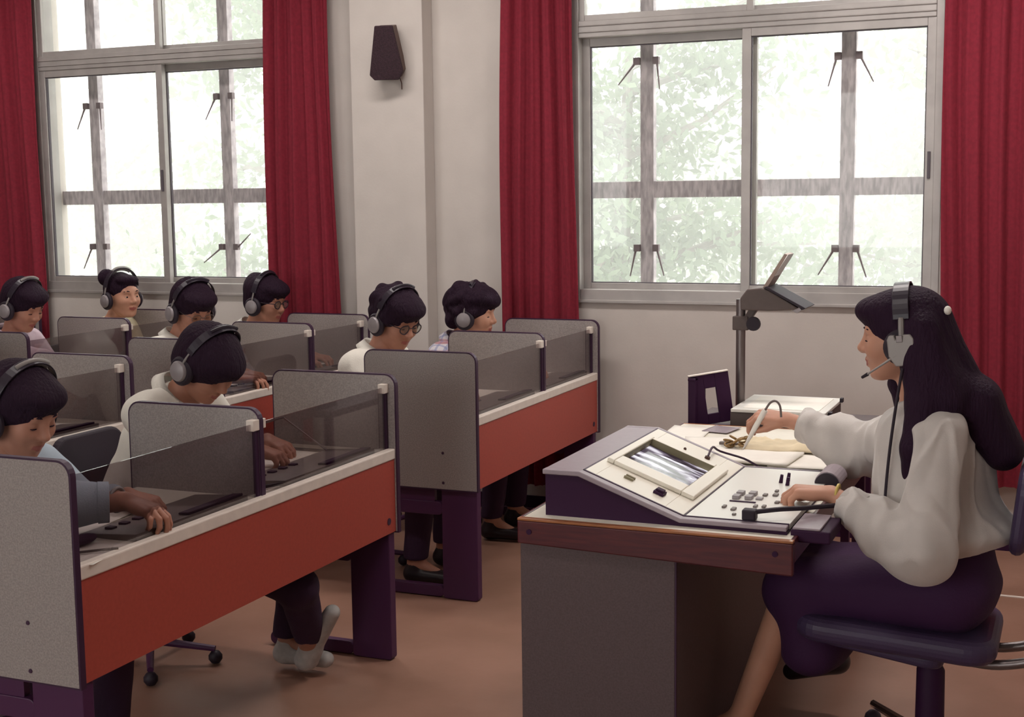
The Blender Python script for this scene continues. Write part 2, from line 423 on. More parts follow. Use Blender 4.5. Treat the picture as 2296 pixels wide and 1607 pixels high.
# ------------------------------------------------------------------ people
def V(*a): return Vector(a)
def head_matrix(hp, yaw, pitch, roll):
    return Matrix.Translation(hp) @ Matrix.Rotation(R(yaw), 4, 'Z') @ Matrix.Rotation(R(pitch), 4, 'Y') @ Matrix.Rotation(R(roll), 4, 'X')

def head_prims(f, H, fem=False):
    L = lambda *p: H @ Vector(p); RM = H.to_3x3()
    f.ell(L(-.016, 0, .034), (.098, .076, .090), .02, RM)
    f.ell(L(.034, 0, -.012), (.063, .064, .078), .025, RM)
    f.ell(L(.030, 0, -.062), (.055, .050 if fem else .054, .040), .025, RM)
    f.ell(L(.070, 0, -.090), (.020, .022, .016), .02, RM)
    f.limb(L(-.012, .052, -.035), L(.055, .026, -.086), .022, .016, .02); f.limb(L(-.012, -.052, -.035), L(.055, -.026, -.086), .022, .016, .02)
    f.ell(L(.058, .040, -.018), (.032, .024, .028), .02, RM); f.ell(L(.058, -.040, -.018), (.032, .024, .028), .02, RM)
    f.limb(L(.078, .034, .037), L(.078, -.034, .037), .011, .011, .02)
    for s in (1, -1): f.ell(L(.103, s * .032, .014), (.019, .021, .013), .014, RM, sub=True)
    f.limb(L(.086, 0, .024), L(.108, 0, -.014), .0075, .0105, .012)
    f.limb(L(.108, 0, -.014), L(.104, 0, -.022), .0105, .009, .006)
    for s in (1, -1): f.ell(L(.096, s * .013, -.020), (.012, .0085, .008), .006, RM)
    f.limb(L(.088, .019, -.052), L(.094, 0, -.047), .0045, .0065, .006); f.limb(L(.088, -.019, -.052), L(.094, 0, -.047), .0045, .0065, .006)
    f.limb(L(.086, .016, -.058), L(.091, 0, -.061), .005, .0075, .005); f.limb(L(.086, -.016, -.058), L(.091, 0, -.061), .005, .0075, .005)
    f.limb(L(.100, .018, -.0545), L(.101, -.018, -.0545), .0025, .0025, .003, sub=True)
    for s in (1, -1):
        f.ell(L(.075, s * .032, .011), (.0135, .0135, .012), .004, RM)          # lids over the eyeball
        f.ell(L(-.006, s * .076, -.002), (.017, .008, .030), .006, RM)
        f.ell(L(.000, s * .083, .004), (.009, .006, .018), .004, RM, sub=True)

def hand_prims(f, W, d, pn, t, curl=(25, 35, 25), spread=1.0, thumb=(.75, .6, .25), pinch=0, sc=1.0):
    d = Vector(d).normalized(); pn = Vector(pn); pn = (pn - d * pn.dot(d)).normalized(); t = Vector(t); t = (t - d * t.dot(d) - pn * t.dot(pn)).normalized()
    W = Vector(W); offs = (.029, .010, -.010, -.028); lens = (.070, .078, .072, .056); kn = []
    for o_, kx in zip(offs, (.084, .088, .084, .076)):
        k = W + (d * kx + t * o_ - pn * (.004 if abs(o_) < .02 else 0)) * sc; kn.append(k)
        f.limb(W + (t * o_ * .55) * sc, k, .0155 * sc, .0115 * sc, .008)
    f.ell(W + (d * .05 + pn * .006) * sc, (.032 * sc, .032 * sc, .015 * sc), .012, Matrix((d, t, pn)).transposed())
    tips = []
    for i, (k, o_, ln) in enumerate(zip(kn, offs, lens)):
        dd = (d + t * o_ * 2.2 * spread).normalized(); p = k; a = 0
        c = [x * (1 + .10 * (i - 1.2)) for x in curl]
        if pinch and i < 2: c = [x * .8 for x in curl]
        for j, (fr, r0, r1) in enumerate(((.45, .0098, .0085), (.30, .0085, .0076), (.25, .0076, .0066))):
            a += R(c[j]); q = p + (dd * math.cos(a) + pn * math.sin(a)) * ln * fr * sc
            f.limb(p, q, r0 * sc, r1 * sc, .003); p = q
        tips.append(p)
    b = W + (d * .022 + t * .024 + pn * .004) * sc; td = (d * thumb[0] + t * thumb[1] + pn * thumb[2]).normalized()
    m = b + td * .038 * sc; f.limb(W + d * .012 * sc, b, .017 * sc, .015 * sc, .01); f.limb(b, m, .0145 * sc, .011 * sc, .006)
    td2 = (td * .8 + d * .55 - t * .25 + pn * .15).normalized(); e = m + td2 * .032 * sc; f.limb(m, e, .0105 * sc, .008 * sc, .003)
    return tips, e

def hair_mesh(name, H, prims, m, root, strands=26, amp=.0035, h=.004, seed=1, smooth=1, flow=None, box=None):
    """prims: list of ('e', centre, radii) / ('l', a, b, ra, rb) / ('-e', ...) / ('-l', ...) in head space; 'w' prefix = world space"""
    pts = []
    for p in prims:
        if p[0].startswith('-'): continue
        Q = (lambda v: Vector(v)) if 'w' in p[0] else (lambda v: H @ Vector(v))
        if 'e' in p[0]: c = Q(p[1]); m_ = max(p[2]); pts += [c + V(m_, m_, m_), c - V(m_, m_, m_)]
        else:
            for c, r_ in ((Q(p[1]), p[3]), (Q(p[2]), p[4])): pts += [c + V(r_, r_, r_) * 1.3, c - V(r_, r_, r_) * 1.3]
    lo = [min(q[k] for q in pts) - .02 for k in range(3)]; hi = [max(q[k] for q in pts) + .02 for k in range(3)]
    f = Field(lo, hi, h)
    for p in prims:
        sub = p[0].startswith('-'); wd = 'w' in p[0]; Q = (lambda v: Vector(v)) if wd else (lambda v: H @ Vector(v))
        if 'e' in p[0]: f.ell(Q(p[1]), p[2], .008 if sub else .018, None if wd else H.to_3x3(), sub=sub)
        else: f.limb(Q(p[1]), Q(p[2]), p[3], p[4], .008 if sub else .018, sub=sub, sq=(p[5] if len(p) > 5 else None))
    P, F = f.mesh(); N = normals(P, F)
    Hi = np.array(H.inverted()); Pl = P @ Hi[:3, :3].T + Hi[:3, 3]
    az = np.arctan2(Pl[:, 1], Pl[:, 0] + .03)
    el = Pl[:, 2]
    q = np.stack([np.cos(az) * 1.0, np.sin(az) * 1.0, el * .9], 1)
    wv = fbm(q, strands * .5, seed, 1) * .55 + fbm(q, strands * 1.1, seed + 5, 1) * .35
    low = fbm(Pl, 28, seed + 9, 1)
    P = P + N * (amp * wv + amp * .9 * low)[:, None]
    return skin_object(name, P - np.array(root.location), F, m, root, smooth)

BOY = [('e', (-.020, 0, .050), (.116, .097, .098)), ('e', (-.054, 0, -.005), (.070, .084, .074)), ('e', (.040, 0, .086), (.072, .082, .044)),
       ('-e', (.135, 0, -.03), (.085, .085, .086)), ('-e', (.045, 0, -.115), (.06, .09, .06))]

def curls(base, n, seed, r0=.014, r1=.022, out=.0):
    # loose curls sitting on the crown, back and fringe of a haircut
    rg = random.Random(seed); res = []
    while len(res) < n:
        a = rg.uniform(0, 6.283); t = rg.uniform(-.75, 1)
        d = (math.cos(a) * math.sqrt(1 - t * t), math.sin(a) * math.sqrt(1 - t * t), t)
        p = (-.020 + d[0] * (.112 + out), d[1] * (.094 + out), .048 + d[2] * (.092 + out))
        if p[0] > .035 and p[2] < .062: continue
        if p[0] > -.01 and p[2] < .015: continue
        res.append(('e', p, (rg.uniform(r0, r1), rg.uniform(r0, r1), rg.uniform(r0, r1) * 1.1)))
    return base + res

def headphones(H, label, kind='round', mic=None, group='headphones worn by the students', pale=False):
    root = thing('headphones', label, 'headphones', group=group, M=H)
    s = 1
    rb = .100; z0 = .052
    band = MB(); n = 22
    ang = [math.pi * (1 - i / (n - 1)) for i in range(n)]
    wide = .015 if kind == 'round' else .021
    vs = []; fs = []
    for i, a in enumerate(ang):
        y, z = .100 * math.cos(a), z0 + (.101 if kind == 'round' else .089) * math.sin(a)
        ny, nz = math.cos(a), math.sin(a)
        for (x, t) in ((-wide, 0), (wide, 0), (wide, .0045), (-wide, .0045)):
            vs.append((x - .012, y + ny * t, z + nz * t))
    for i in range(n - 1):
        for k in range(4): fs.append((i * 4 + k, i * 4 + (k + 1) % 4, i * 4 + 4 + (k + 1) % 4, i * 4 + 4 + k))
    fs += [(3, 2, 1, 0), ((n - 1) * 4, (n - 1) * 4 + 1, (n - 1) * 4 + 2, (n - 1) * 4 + 3)]
    band.add(vs, fs); band.build('headband', M_BAND, root, bevel=.0015)
    if kind == 'round':
        pad = MB(); pad.tube([(-.012, .104 * math.cos(math.pi * (.32 + .36 * i / 8)), z0 + .1005 * math.sin(math.pi * (.32 + .36 * i / 8))) for i in range(9)], .013, 10, flat=.5)
        pad.build('band_pad', M_SILVER if pale else M_BAND, root, smooth=True)
    for sd in (1, -1):
        y = sd * .099
        yk = MB(); yk.tube([(-.012, y, z0 + .004), (-.011, y + sd * .006, .03), (-.010, y + sd * .008, .005)], .0042 if kind == 'round' else .008, 8, flat=1)
        yk.build('yoke', M_SILVER, root, smooth=True)
        M = Matrix.Translation((-.008, y - sd * .008, -.022)) @ Matrix.Rotation(R(-90 * sd), 4, 'X')
        cu = MB(); cu.lathe([(.0, -.008), (.038, -.008), (.048, -.002), (.049, .008), (.042, .016), (.0, .016)], n=28, M=M)
        cuo = cu.build('ear_cushion', M_CUSH, root, smooth=True)
        cp = MB()
        if kind == 'round':
            cp.lathe([(.0, .010), (.034, .014), (.035, .020), (.031, .027), (.020, .031), (.0, .0325)], n=28, M=M)
            c = cp.build('ear_cup', M_GREYCUP, root, smooth=True)
        else:
            pts = [(-.029, .024), (-.022, .034), (-.006, .034), (-.004, .024), (.010, .024), (.012, .034), (.024, .034), (.029, .024), (.028, -.014), (.014, -.038), (-.014, -.038), (-.028, -.014)]
            cp.prism([(p[0] * 1.18 - .008, p[1] * 1.15 - .026) for p in pts], y + sd * .004, y + sd * .026, 'y')
            c = cp.build('ear_cup', M_SILVER, root, bevel=.003)
            lg = MB(); lg.box(-.014, .002, y + sd * .024, y + sd * .029, -.006, .012); lg.build('slide_clip', M_STEEL, root, bevel=.001)
    if mic:
        sd = mic; y = sd * .122
        bm_ = MB(); bm_.tube([(-.012, y - sd * .004, -.030), (.012, y, -.044), (.050, y - sd * .006, -.066), (.088, y - sd * .022, -.088)], [.006, .0035, .0028, .0028], 8)
        b = bm_.build('microphone_boom', M_SILVER, root, smooth=True)
        tip = MB(); tip.tube([(.086, y - sd * .021, -.087), (.103, y - sd * .030, -.096)], [.005, .004], 8); tip.build('microphone', M_CUSH, b, smooth=True)
    return root

def eyeglasses(H, label, dark=True):
    root = thing('eyeglasses', label, 'glasses', M=H @ Matrix.Translation((.004, 0, 0)))
    m = M_CUSH if dark else M_STEEL
    fr = MB()
    for s in (1, -1):
        fr.tube([(.100 - .006 * abs(math.cos(a)), s * .033 + .024 * math.cos(a), .012 + .020 * math.sin(a)) for a in [2 * math.pi * i / 20 for i in range(20)]], .0024 if dark else .0014, 6, closed=True)
    fr.tube([(.099, -.010, .018), (.103, 0, .020), (.099, .010, .018)], .002, 6)
    fr.build('rim', m, root, smooth=True)
    for s in (1, -1):
        t = MB(); t.tube([(.094, s * .057, .018), (.05, s * .077, .014), (.0, s * .086, .010)], .0022 if dark else .0015, 6); t.build('temple_arm', m, root, smooth=True)
        l = MB(); l.prism([(s * .033 + .022 * math.cos(2 * math.pi * i / 18), .012 + .018 * math.sin(2 * math.pi * i / 18)) for i in range(18)], .0955, .0968, 'x'); l.build('lens', M_LENS, root)
    return root

def person(spec):
    """builds body, clothes, hair and eyes as children of an Empty under the pelvis"""
    S = spec; hp = Vector(S['head']); H = head_matrix(hp, S.get('yaw', 0), S.get('pitch', 15), S.get('roll', 0))
    fw = S.get('face', 1)          # +1 faces +X, -1 faces -X
    pel = Vector(S['pelvis']); chest = Vector(S['chest']); nb = Vector(S['neck'])
    root = thing('person', S['label'], 'person', (pel.x, pel.y, 0), S.get('group'))
    off = np.array(root.location)
    sh = [Vector(p) for p in S['shoulders']]; el = [Vector(p) for p in S['elbows']]; wr = [Vector(p) for p in S['wrists']]
    hips = [pel + V(0, s * .085, -.02) for s in (-1, 1)]
    kn = [Vector(p) for p in S['knees']]; an = [Vector(p) for p in S['ankles']]
    skin = S.get('skin', M_SKIN)
    allp = [hp + V(0, 0, .13), nb, pel + V(-.16 * fw, 0, -.1)] + sh + el + wr + kn + an + [p + V(0, 0, -.06) for p in an]
    for W_, hd in zip(wr, S['hands']): allp.append(W_ + Vector(hd['d']).normalized() * .19)
    lo = [min(p[k] for p in allp) - .09 for k in range(3)]; hi = [max(p[k] for p in allp) + .09 for k in range(3)]; lo[2] = max(lo[2], -.01)
    f = Field(lo, hi, S.get('h', .0045))
    wd = S.get('build', 1.0)
    # trunk
    f.limb(pel, (pel + chest) / 2, .115 * wd, .100 * wd, .04, sq=((0, 1, 0), 1.3))
    f.limb((pel + chest) / 2, chest, .100 * wd, .110 * wd, .04, sq=((0, 1, 0), 1.3))
    f.limb(sh[0] * .85 + sh[1] * .15, sh[1] * .85 + sh[0] * .15, .055 * wd, .055 * wd, .05)
    f.limb(chest, nb + V(0, 0, -.04), .10 * wd, .06, .05)
    f.limb(nb + V(0, 0, -.03), H @ V(-.022, 0, -.05), .058 * wd, .050 * wd, .025)
    for i in (0, 1):
        f.limb(sh[i], el[i], .047 * wd, .038 * wd, .03); f.limb(el[i], wr[i], .038 * wd, .0245 * wd, .02)
        f.limb(hips[i], kn[i], .080 * wd, .056 * wd, .03); f.limb(kn[i], an[i], .053 * wd, .034 * wd, .02)
        ft = Vector((S.get('toes') or [(fw, 0, -.34)] * 2)[i]).normalized(); f.limb(an[i], an[i] + ft * .11, .030, .018, .02)
    tips = []
    for i, hd in enumerate(S['hands']):
        tips.append(hand_prims(f, wr[i], hd['d'], hd.get('pn', (0, 0, -1)), hd['t'], hd.get('curl', (25, 35, 25)), hd.get('spread', 1), hd.get('thumb', (.75, .6, .25)), sc=hd.get('sc', 1.0)))
    head_prims(f, H, S.get('fem', False))
    P, F = f.mesh()
    Hi = np.array(H.inverted()); C = P[F].mean(1); Cl = C @ Hi[:3, :3].T + Hi[:3, 3]
    lip = (np.abs(Cl[:, 1]) < .021) & (Cl[:, 2] > -.066 + .3 * np.abs(Cl[:, 1])) & (Cl[:, 2] < -.044 - .25 * np.abs(Cl[:, 1])) & (Cl[:, 0] > .085)
    body = skin_object('body', P - off, F, [skin, M_LIP], root, 1, lip.astype(int))
    # eyes
    open_ = S.get('eyes', .5)
    for s in (1, -1):
        if open_ < .5:          # lowered lids: only the lash line shows
            lm = MB(); lm.tube([H @ V(.0765 + .0140 * math.sqrt(max(0, .95 - (q / .0135) ** 2)), s * (.032 + q), .0065 - abs(q) * .12) for q in (-.0115, -.007, 0, .007, .0115)], [.0009, .0016, .0018, .0016, .0009], 6)
            o = lm.build('eyelashes', M_HAIR, root, smooth=True); o.location = -root.location
            bw = MB(); bw.tube([H @ V(.090, s * .014, .037), H @ V(.0905, s * .030, .042), H @ V(.079, s * .050, .037)], [.0028, .0032, .0015], 6)
            o = bw.build('eyebrow', M_HAIR, root, smooth=True); o.location = -root.location
            continue
        e = MB(); c = H @ V(.0760, s * .032, .010 - .002 * (1 - open_)); RM = H.to_3x3().to_4x4()
        e.ball(c, (.0135, .0125, .0075 * open_ + .0015), 16, RM); e.m = 1
        e.ball(H @ V(.0848, s * .032, .0090), (.0058, .0068, min(.0060, .0068 * open_ + .001)), 12, RM)
        o = e.build('eye', [M_EYE, M_IRIS], root, smooth=True); o.location = -root.location
        bw = MB(); bw.tube([H @ V(.090, s * .014, .037), H @ V(.0905, s * .030, .042), H @ V(.079, s * .050, .037)], [.0028, .0032, .0015], 6)
        o = bw.build('eyebrow', M_HAIR, root, smooth=True); o.location = -root.location
    # shirt
    g = Field(lo, hi, S.get('hs', .006)); o_ = .012; bag = S.get('bag', 0)
    g.limb(pel + V(0, 0, .03), (pel + chest) / 2, .118 * wd + o_ + bag * .6, .108 * wd + o_ + bag, .04, sq=((0, 1, 0), 1.3))
    g.limb((pel + chest) / 2, chest, .108 * wd + o_ + bag, .112 * wd + o_, .04, sq=((0, 1, 0), 1.3))
    g.limb(sh[0] * .88 + sh[1] * .12, sh[1] * .88 + sh[0] * .12, .060 * wd + o_, .060 * wd + o_, .05)
    g.limb(chest, nb + V(0, 0, -.045), .105 * wd + o_, .060 + o_, .05)
    sl = S.get('sleeves', (1.0, 1.0)); sbag = S.get('sbag', .006)
    for i in (0, 1):
        k = sl[i]
        if k > .5:
            e2 = el[i].lerp(wr[i], min(1, (k - .5) * 2))
            g.limb(sh[i], el[i], .052 * wd + o_, .042 * wd + o_ + sbag, .03)
            g.limb(el[i], e2, .042 * wd + o_ + sbag, (.040 if k < .95 else .028) * wd + o_ * .6, .02)
            if bag: g.ell(el[i].lerp(wr[i], .35) + V(0, 0, -.03), (.075, .055, .055), .05)
            dn = (wr[i] - el[i]).normalized(); g.cut(e2 + dn * .005, dn, .075)
        else:
            e2 = sh[i].lerp(el[i], k * 2); g.limb(sh[i], e2, .052 * wd + o_, .050 * wd + o_, .03); dn = (el[i] - sh[i]).normalized(); g.cut(e2 + dn * .005, dn, .09)
    for c_, r_ in S.get('shirt_extra', []): g.ell(c_, r_, .05)
    nd = (H @ V(-.022, 0, -.05) - nb).normalized(); g.cut(nb + nd * .012, nd, .085)
    if S.get('tuck', True):
        hem = Vector(S.get('hem', pel + V(0, 0, -.02))); g.cut(hem, S.get('hemn', (0, 0, -1)), S.get('hemr', .48))
    P, F = g.mesh(); N = normals(P, F); amp = S.get('wr', .0035)
    ax = (P[:, 2] * 1.0)
    q = P * np.array([1, 1, S.get('wz', .5)]); n1 = fbm(q, S.get('wf', 34), S.get('seed', 3), 1); n2 = fbm(q, S.get('wf', 34) * .55, S.get('seed', 3) + 11, 1)
    fade = np.clip((P[:, 2] - (S['hem'][2] if S.get('hem') else pel.z) - .012) / .05, 0, 1)          # folds die out at the hem
    P = P + N * np.maximum((amp * (1.2 - 3.2 * np.abs(n1)) + amp * 1.3 * n2) * fade, -.0045)[:, None]          # sharp-crested folds
    skin_object('shirt' if not S.get('fem') else 'blouse', P - off, F, S['shirt'], root, 1)
    # collar: a band round the neck, open at the throat, with two points
    if S.get('collar', True):
        c = MB(); side = V(0, 1, 0); frw = (V(fw, 0, 0) - nd * nd.dot(V(fw, 0, 0))).normalized(); sidev = nd.cross(frw)
        vs = []; fs = []; n = 30
        for i in range(n):
            a = R(28 + 304 * i / (n - 1)); dirv = frw * math.cos(a) + sidev * math.sin(a); e = 1 - abs(i / (n - 1) - .5) * 2
            r0 = .066 * wd + .004; base = nb + nd * (.000 - .012 * (1 - e)) + V(0, 0, 0)
            tp = base + dirv * (r0 + .004) + nd * (.034); dr = base + dirv * (r0 + .026 + .016 * max(0, .35 - e)) + nd * (-.006 - .03 * max(0, .25 - e))
            inn = base + dirv * (r0 + .000) - nd * .01
            vs += [inn, tp, dr, dr - nd * .004 - dirv * .004, tp - nd * .006 + dirv * .0005]
        for i in range(n - 1):
            for k in range(4): fs.append((i * 5 + k, i * 5 + k + 1, i * 5 + 6 + k, i * 5 + 5 + k))
            fs.append((i * 5 + 4, i * 5, i * 5 + 5, i * 5 + 9))
        fs += [(0, 1, 2, 3, 4), tuple((n - 1) * 5 + k for k in (4, 3, 2, 1, 0))]
        c.add(vs, fs); o = c.build('collar', S['shirt'], root, smooth='all'); o.location = -root.location
    # cuffs
    for i in (0, 1):
        if sl[i] >= .6 and S.get('cuffs', True):
            e2 = el[i].lerp(wr[i], min(1, (sl[i] - .5) * 2)); dn = (wr[i] - el[i]).normalized(); rr = ((.040 if sl[i] < .95 else .028) * wd + .0115)
            cf = MB(); cf.tube([e2 - dn * S.get('cuffl', .035), e2 - dn * .02, e2 + dn * .008, e2 + dn * .009], [rr + .001, rr + .0015, rr, rr - .006], 22)
            o = cf.build('cuff', S.get('cuffmat', S['shirt']), root, smooth=True); o.location = -root.location
    # trousers or skirt
    t = Field(lo, hi, .008)
    if S.get('skirt'):
        t.limb(pel + V(0, 0, .10), pel, .108 * wd, .138 * wd, .04, sq=((0, 1, 0), 1.25))
        for i in (0, 1):
            t.limb(hips[i] + V(0, 0, -.005), kn[i], .105, .078, .05); t.limb(kn[i] + V(.02, 0, 0), kn[i] + V(.05, 0, -.16), .085, .085, .05)
        t.limb((hips[0] + hips[1]) / 2, (kn[0] + kn[1]) / 2, .09, .07, .06)
        t.limb((kn[0] + kn[1]) / 2 + V(.16, 0, -.03), (kn[0] + kn[1]) / 2 + V(.06, 0, -.17), .09, .09, .06)
    else:
        t.limb(pel + V(0, 0, .05), pel, .112 * wd, .128 * wd, .04, sq=((0, 1, 0), 1.3))
        for i in (0, 1):
            t.limb(hips[i], kn[i], .092 * wd, .066 * wd, .03); t.limb(kn[i], an[i] + V(0, 0, .03), .064 * wd, .052, .02); t.cut(an[i] + V(0, 0, .02), (0, 0, -1), .08)
    P, F = t.mesh(); N = normals(P, F); P = P + N * (.004 * fbm(P, 24, 8, 2))[:, None]
    skin_object('skirt' if S.get('skirt') else 'trousers', P - off, F, S.get('trou', M_TROU), root, 2)
    for i in (0, 1):
        s_ = Field([an[i][k] - .2 for k in range(3)], [an[i][k] + .22 for k in range(3)], .006); q = an[i]
        tp = Vector(S['toes'][i]) if S.get('toes') else V(fw, 0, -.34)
        tp = tp.normalized()
        s_.limb(q + V(-.02 * fw, 0, -.045), q + tp * .155, .036, .027, .015, sq=((0, 1, 0), 1.15)); s_.limb(q + V(0, 0, -.01), q + V(-.01 * fw, 0, -.04), .040, .038, .015)
        P, F = s_.mesh(); P[:, 2] = np.maximum(P[:, 2], .002); skin_object('shoe', P - off, F, S.get('shoe', M_SHOE), root, 1)
    # hair
    hm = M_HAIR if not S.get('long') else M_HAIRT
    hair_mesh('hair', H, S.get('hair', BOY), hm, root, amp=S.get('hamp', .004), seed=S.get('seed', 3), strands=S.get('strands', 22))
    return root, H, tips

# ------------------------------------------------------------------ the room
XL, XR, YF = -9.0, 1.7, -2.6
def wall_with_holes(name, x0, x1, z0, z1, y0, y1, holes, m, swap=False):
    b = MB(); xs = sorted({x0, x1} | {h[0] for h in holes} | {h[1] for h in holes})
    for xa, xb in zip(xs, xs[1:]):
        hs = [h for h in holes if h[0] <= xa + 1e-6 and h[1] >= xb - 1e-6]
        if hs: h = hs[0]; b.box(xa, xb, y0, y1, z0, h[2]); b.box(xa, xb, y0, y1, h[3], z1)
        else: b.box(xa, xb, y0, y1, z0, z1)
    return struct(b.build(name, m))
HR = (-2.33, -.59, 1.09, 2.98); HL = (-5.67, -3.93, 1.09, 2.98)
wall_with_holes('wall_back', XL, XR, 0, CEIL, WY, WY + .22, [HL, HR], M_WALL)
wall_with_holes('wall_front', XL, XR, 0, CEIL, YF - .2, YF, [(-7.0, -5.0, 1.0, 2.7), (-3.4, -1.0, 1.0, 2.7)], M_WALL)  # unseen openings, sized for the fill light they let in
struct(MB().box(XL - .2, XL, YF - .2, WY + .22, 0, CEIL).build('wall_left', M_WALL))
struct(MB().box(XR, XR + .2, YF - .2, WY + .22, 0, CEIL).build('wall_right', M_WALL))
struct(MB().box(XL - .2, XR + .2, YF - .2, WY + .22, -.12, 0).build('floor', M_FLOOR))
struct(MB().box(XL - .2, XR + .2, YF - .2, WY + .22, CEIL, CEIL + .15).build('ceiling', M_CEIL))
struct(MB().box(-3.50, -3.085, WY - .115, WY, 0, CEIL).build('trim_1', M_WALL, bevel=.004))            # the pier between the windows
struct(MB().box(XL, -3.50, WY - .012, WY, 0, .08).box(-3.085, XR, WY - .012, WY, 0, .08).build('baseboard_back', M_DARK))
struct(MB().box(-.30, XR, 5.555, 5.575, 0, .003).build('trim_2', M_STRIP))                              # pale seam strip in the floor
for lx, ly in FILL_LAMPS:  # housings and tubes of the added fill lamps
    t = thing('added_ceiling_lamp', 'fluorescent batten lamp added for fill on the ceiling, above the frame', 'lamp', (lx, ly, CEIL), 'added ceiling lamps')
    MB().box(-.62, .62, -.06, .06, -.05, 0).build('housing', M_ALU, t, bevel=.005)
    MB().tube([(-.6, 0, -.075), (.6, 0, -.075)], .014, 10).build('fill_lamp_tube', M_TUBEON, t, smooth=True)

# ------------------------------------------------------------------ windows
def window(idx, h, label_sash_left):
    x0, x1, z0, z1 = h; y = WY + .045
    f = MB(); f.frame(x0, x1, z0, z1, .035, y - .05, y + .09, .055)
    rail_z0, rail_z1 = 2.365, 2.445
    f.box(x0 + .035, x1 - .035, y - .05, y + .09, rail_z0, rail_z1)
    for zz in (rail_z0 + .022, rail_z0 + .052): f.box(x0 + .035, x1 - .035, y - .056, y - .05, zz, zz + .006)
    f.box(x0 - .01, x1 + .01, y - .065, y + .03, z0 - .012, z0 + .004)
    o = struct(f.build('window_%d' % idx, M_ALU, bevel=.003))
    xm = (x0 + x1) / 2
    # sliding sashes: the right one runs in the inner track (window 2) or the left one (window 1)
    for k, (a, b) in enumerate(((x0 + .03, xm + .03), (xm - .03, x1 - .03))):
        inner = (k == 0) if idx == 1 else (k == 1)
        yy = y - .042 if inner else y + .012
        s = MB(); s.frame(a, b, z0 + .035, rail_z0 + .004, .042, yy, yy + .032, .048)
        so = s.build('sash', M_ALU, o, bevel=.002)
        g = MB(); g.box(a + .04, b - .04, yy + .013, yy + .018, z0 + .08, rail_z0 - .036); g.build('pane', M_GLASS, so)
        sl = MB(); sl.frame(a + .042, b - .042, z0 + .083, rail_z0 - .038, .005, yy + .008, yy + .024); sl.build('seal', M_ALUD, so)
        if inner:
            hx = b - .032 if k == 1 else b - .030
            MB().box(hx, hx + .014, yy - .008, yy, 1.66, 1.78).build('latch', M_ALUD, so, bevel=.002)
    for k, (a, b) in enumerate(((x0 + .03, xm + .02), (xm - .02, x1 - .03))):
        yy = y - .036 if k == 0 else y + .012
        s = MB(); s.frame(a, b, rail_z1 - .004, z1 - .03, .032, yy, yy + .03); so = s.build('upper_sash', M_ALU, o, bevel=.002)
        MB().box(a + .03, b - .03, yy + .012, yy + .017, rail_z1 + .02, z1 - .055).build('pane', M_GLASS, so)
window(1, HL, True); window(2, HR, False)

def outer_bars(h, xs, label, brackets):
    x0, x1, z0, z1 = h; Y = WY + .20
    t = thing('window_bars', label, 'window bars', ((x0 + x1) / 2, Y, z0), 'timber bars outside the windows')
    c = t.location
    for k, x in enumerate(xs):
        o = MB().box(x - .034, x + .034, Y - .02, Y + .03, z0 - .15, z1 + .15).build('upright_bar', M_CONC, t, bevel=.003); o.location = -c
        for (zb, ang1, ang2) in brackets[k]:
            for s, an in ((-1, ang1), (1, ang2)):
                b = MB(); b.box(min(x + s * .034, x + s * .064), max(x + s * .034, x + s * .064), Y - .04, Y - .012, zb - .020, zb + .014)
                if an is not None:
                    p = V(x + s * .055, Y - .030, zb - .01); d = V(s * math.sin(R(an)), -.15, -math.cos(R(an))); b.tube([p, p + d * .08, p + d * .135], [.006, .004, .003], 6)
                o = b.build('stay_bracket', M_IRON, t); o.location = -c
    o = MB().box(x0 - .02, x1 + .02, Y - .012, Y + .028, 1.59, 1.672).build('cross_bar', M_CONC, t, bevel=.003); o.location = -c
outer_bars(HR, (-2.005, -1.030), 'grey timber cross bars with iron stays outside the right window', ([(2.26, 38, 8), (1.345, 10, 18)], [(2.235, 14, 28), (1.345, 30, 20)]))
outer_bars(HL, (-5.40, -4.48), 'grey timber cross bars with iron stays outside the left window', ([(2.17, 20, 8), (1.345, 22, None)], [(2.19, 25, 4), (1.345, 52, 128)]))
for x, z in ((-1.03, 2.275), (-2.005, 2.30), (-4.48, 2.60)):
    pass

def curtain(x0, x1, z0, z1, y, folds, label, seed, lean=0):
    rg = random.Random(seed); n = int((x1 - x0) / .008); vs = []; fs = []; nz = 26
    ph = [rg.random() * 6.28 for _ in range(4)]
    def prof(u, z):
        k = folds * 2 * math.pi; v = u + .012 * math.sin(z * 1.7 + ph[2]) + .10 / folds * math.sin(u * 9 + ph[3])
        return .018 * math.sin(k * v + ph[0]) + .009 * math.sin(k * 2.3 * v + ph[1] + .3 * z) + .003 * math.sin(k * 5.1 * v + z)
    for j in range(nz + 1):
        z = z0 + (z1 - z0) * j / nz
        for i in range(n + 1):
            u = i / n; x = x0 + (x1 - x0) * u + lean * (z1 - z) * (u - .5) + .008 * math.sin(z * 2.3 + u * 6)
            for t in (0, 1): vs.append((x, y + prof(u, z) + t * .006, z))
    W_ = (n + 1) * 2
    for j in range(nz):
        for i in range(n):
            a = j * W_ + i * 2
            fs.append((a, a + 2, a + W_ + 2, a + W_)); fs.append((a + 1, a + W_ + 1, a + W_ + 3, a + 3))
        fs.append((j * W_, j * W_ + W_, j * W_ + W_ + 1, j * W_ + 1)); e = j * W_ + 2 * n; fs.append((e, e + 1, e + W_ + 1, e + W_))
    b = MB(); b.add(vs, fs); o = b.build('curtain', M_RED, smooth='all')
    return tag(o, label, 'curtain', 'red curtains')
CY = WY - .066
curtain(-6.75, -5.62, .15, 3.1, CY, 7, 'dark red curtain at the far left edge, left of the left window', 3)
curtain(-4.03, -3.655, .15, 3.1, CY, 5, 'dark red curtain between the left window and the pier with the loudspeaker', 5, .03)
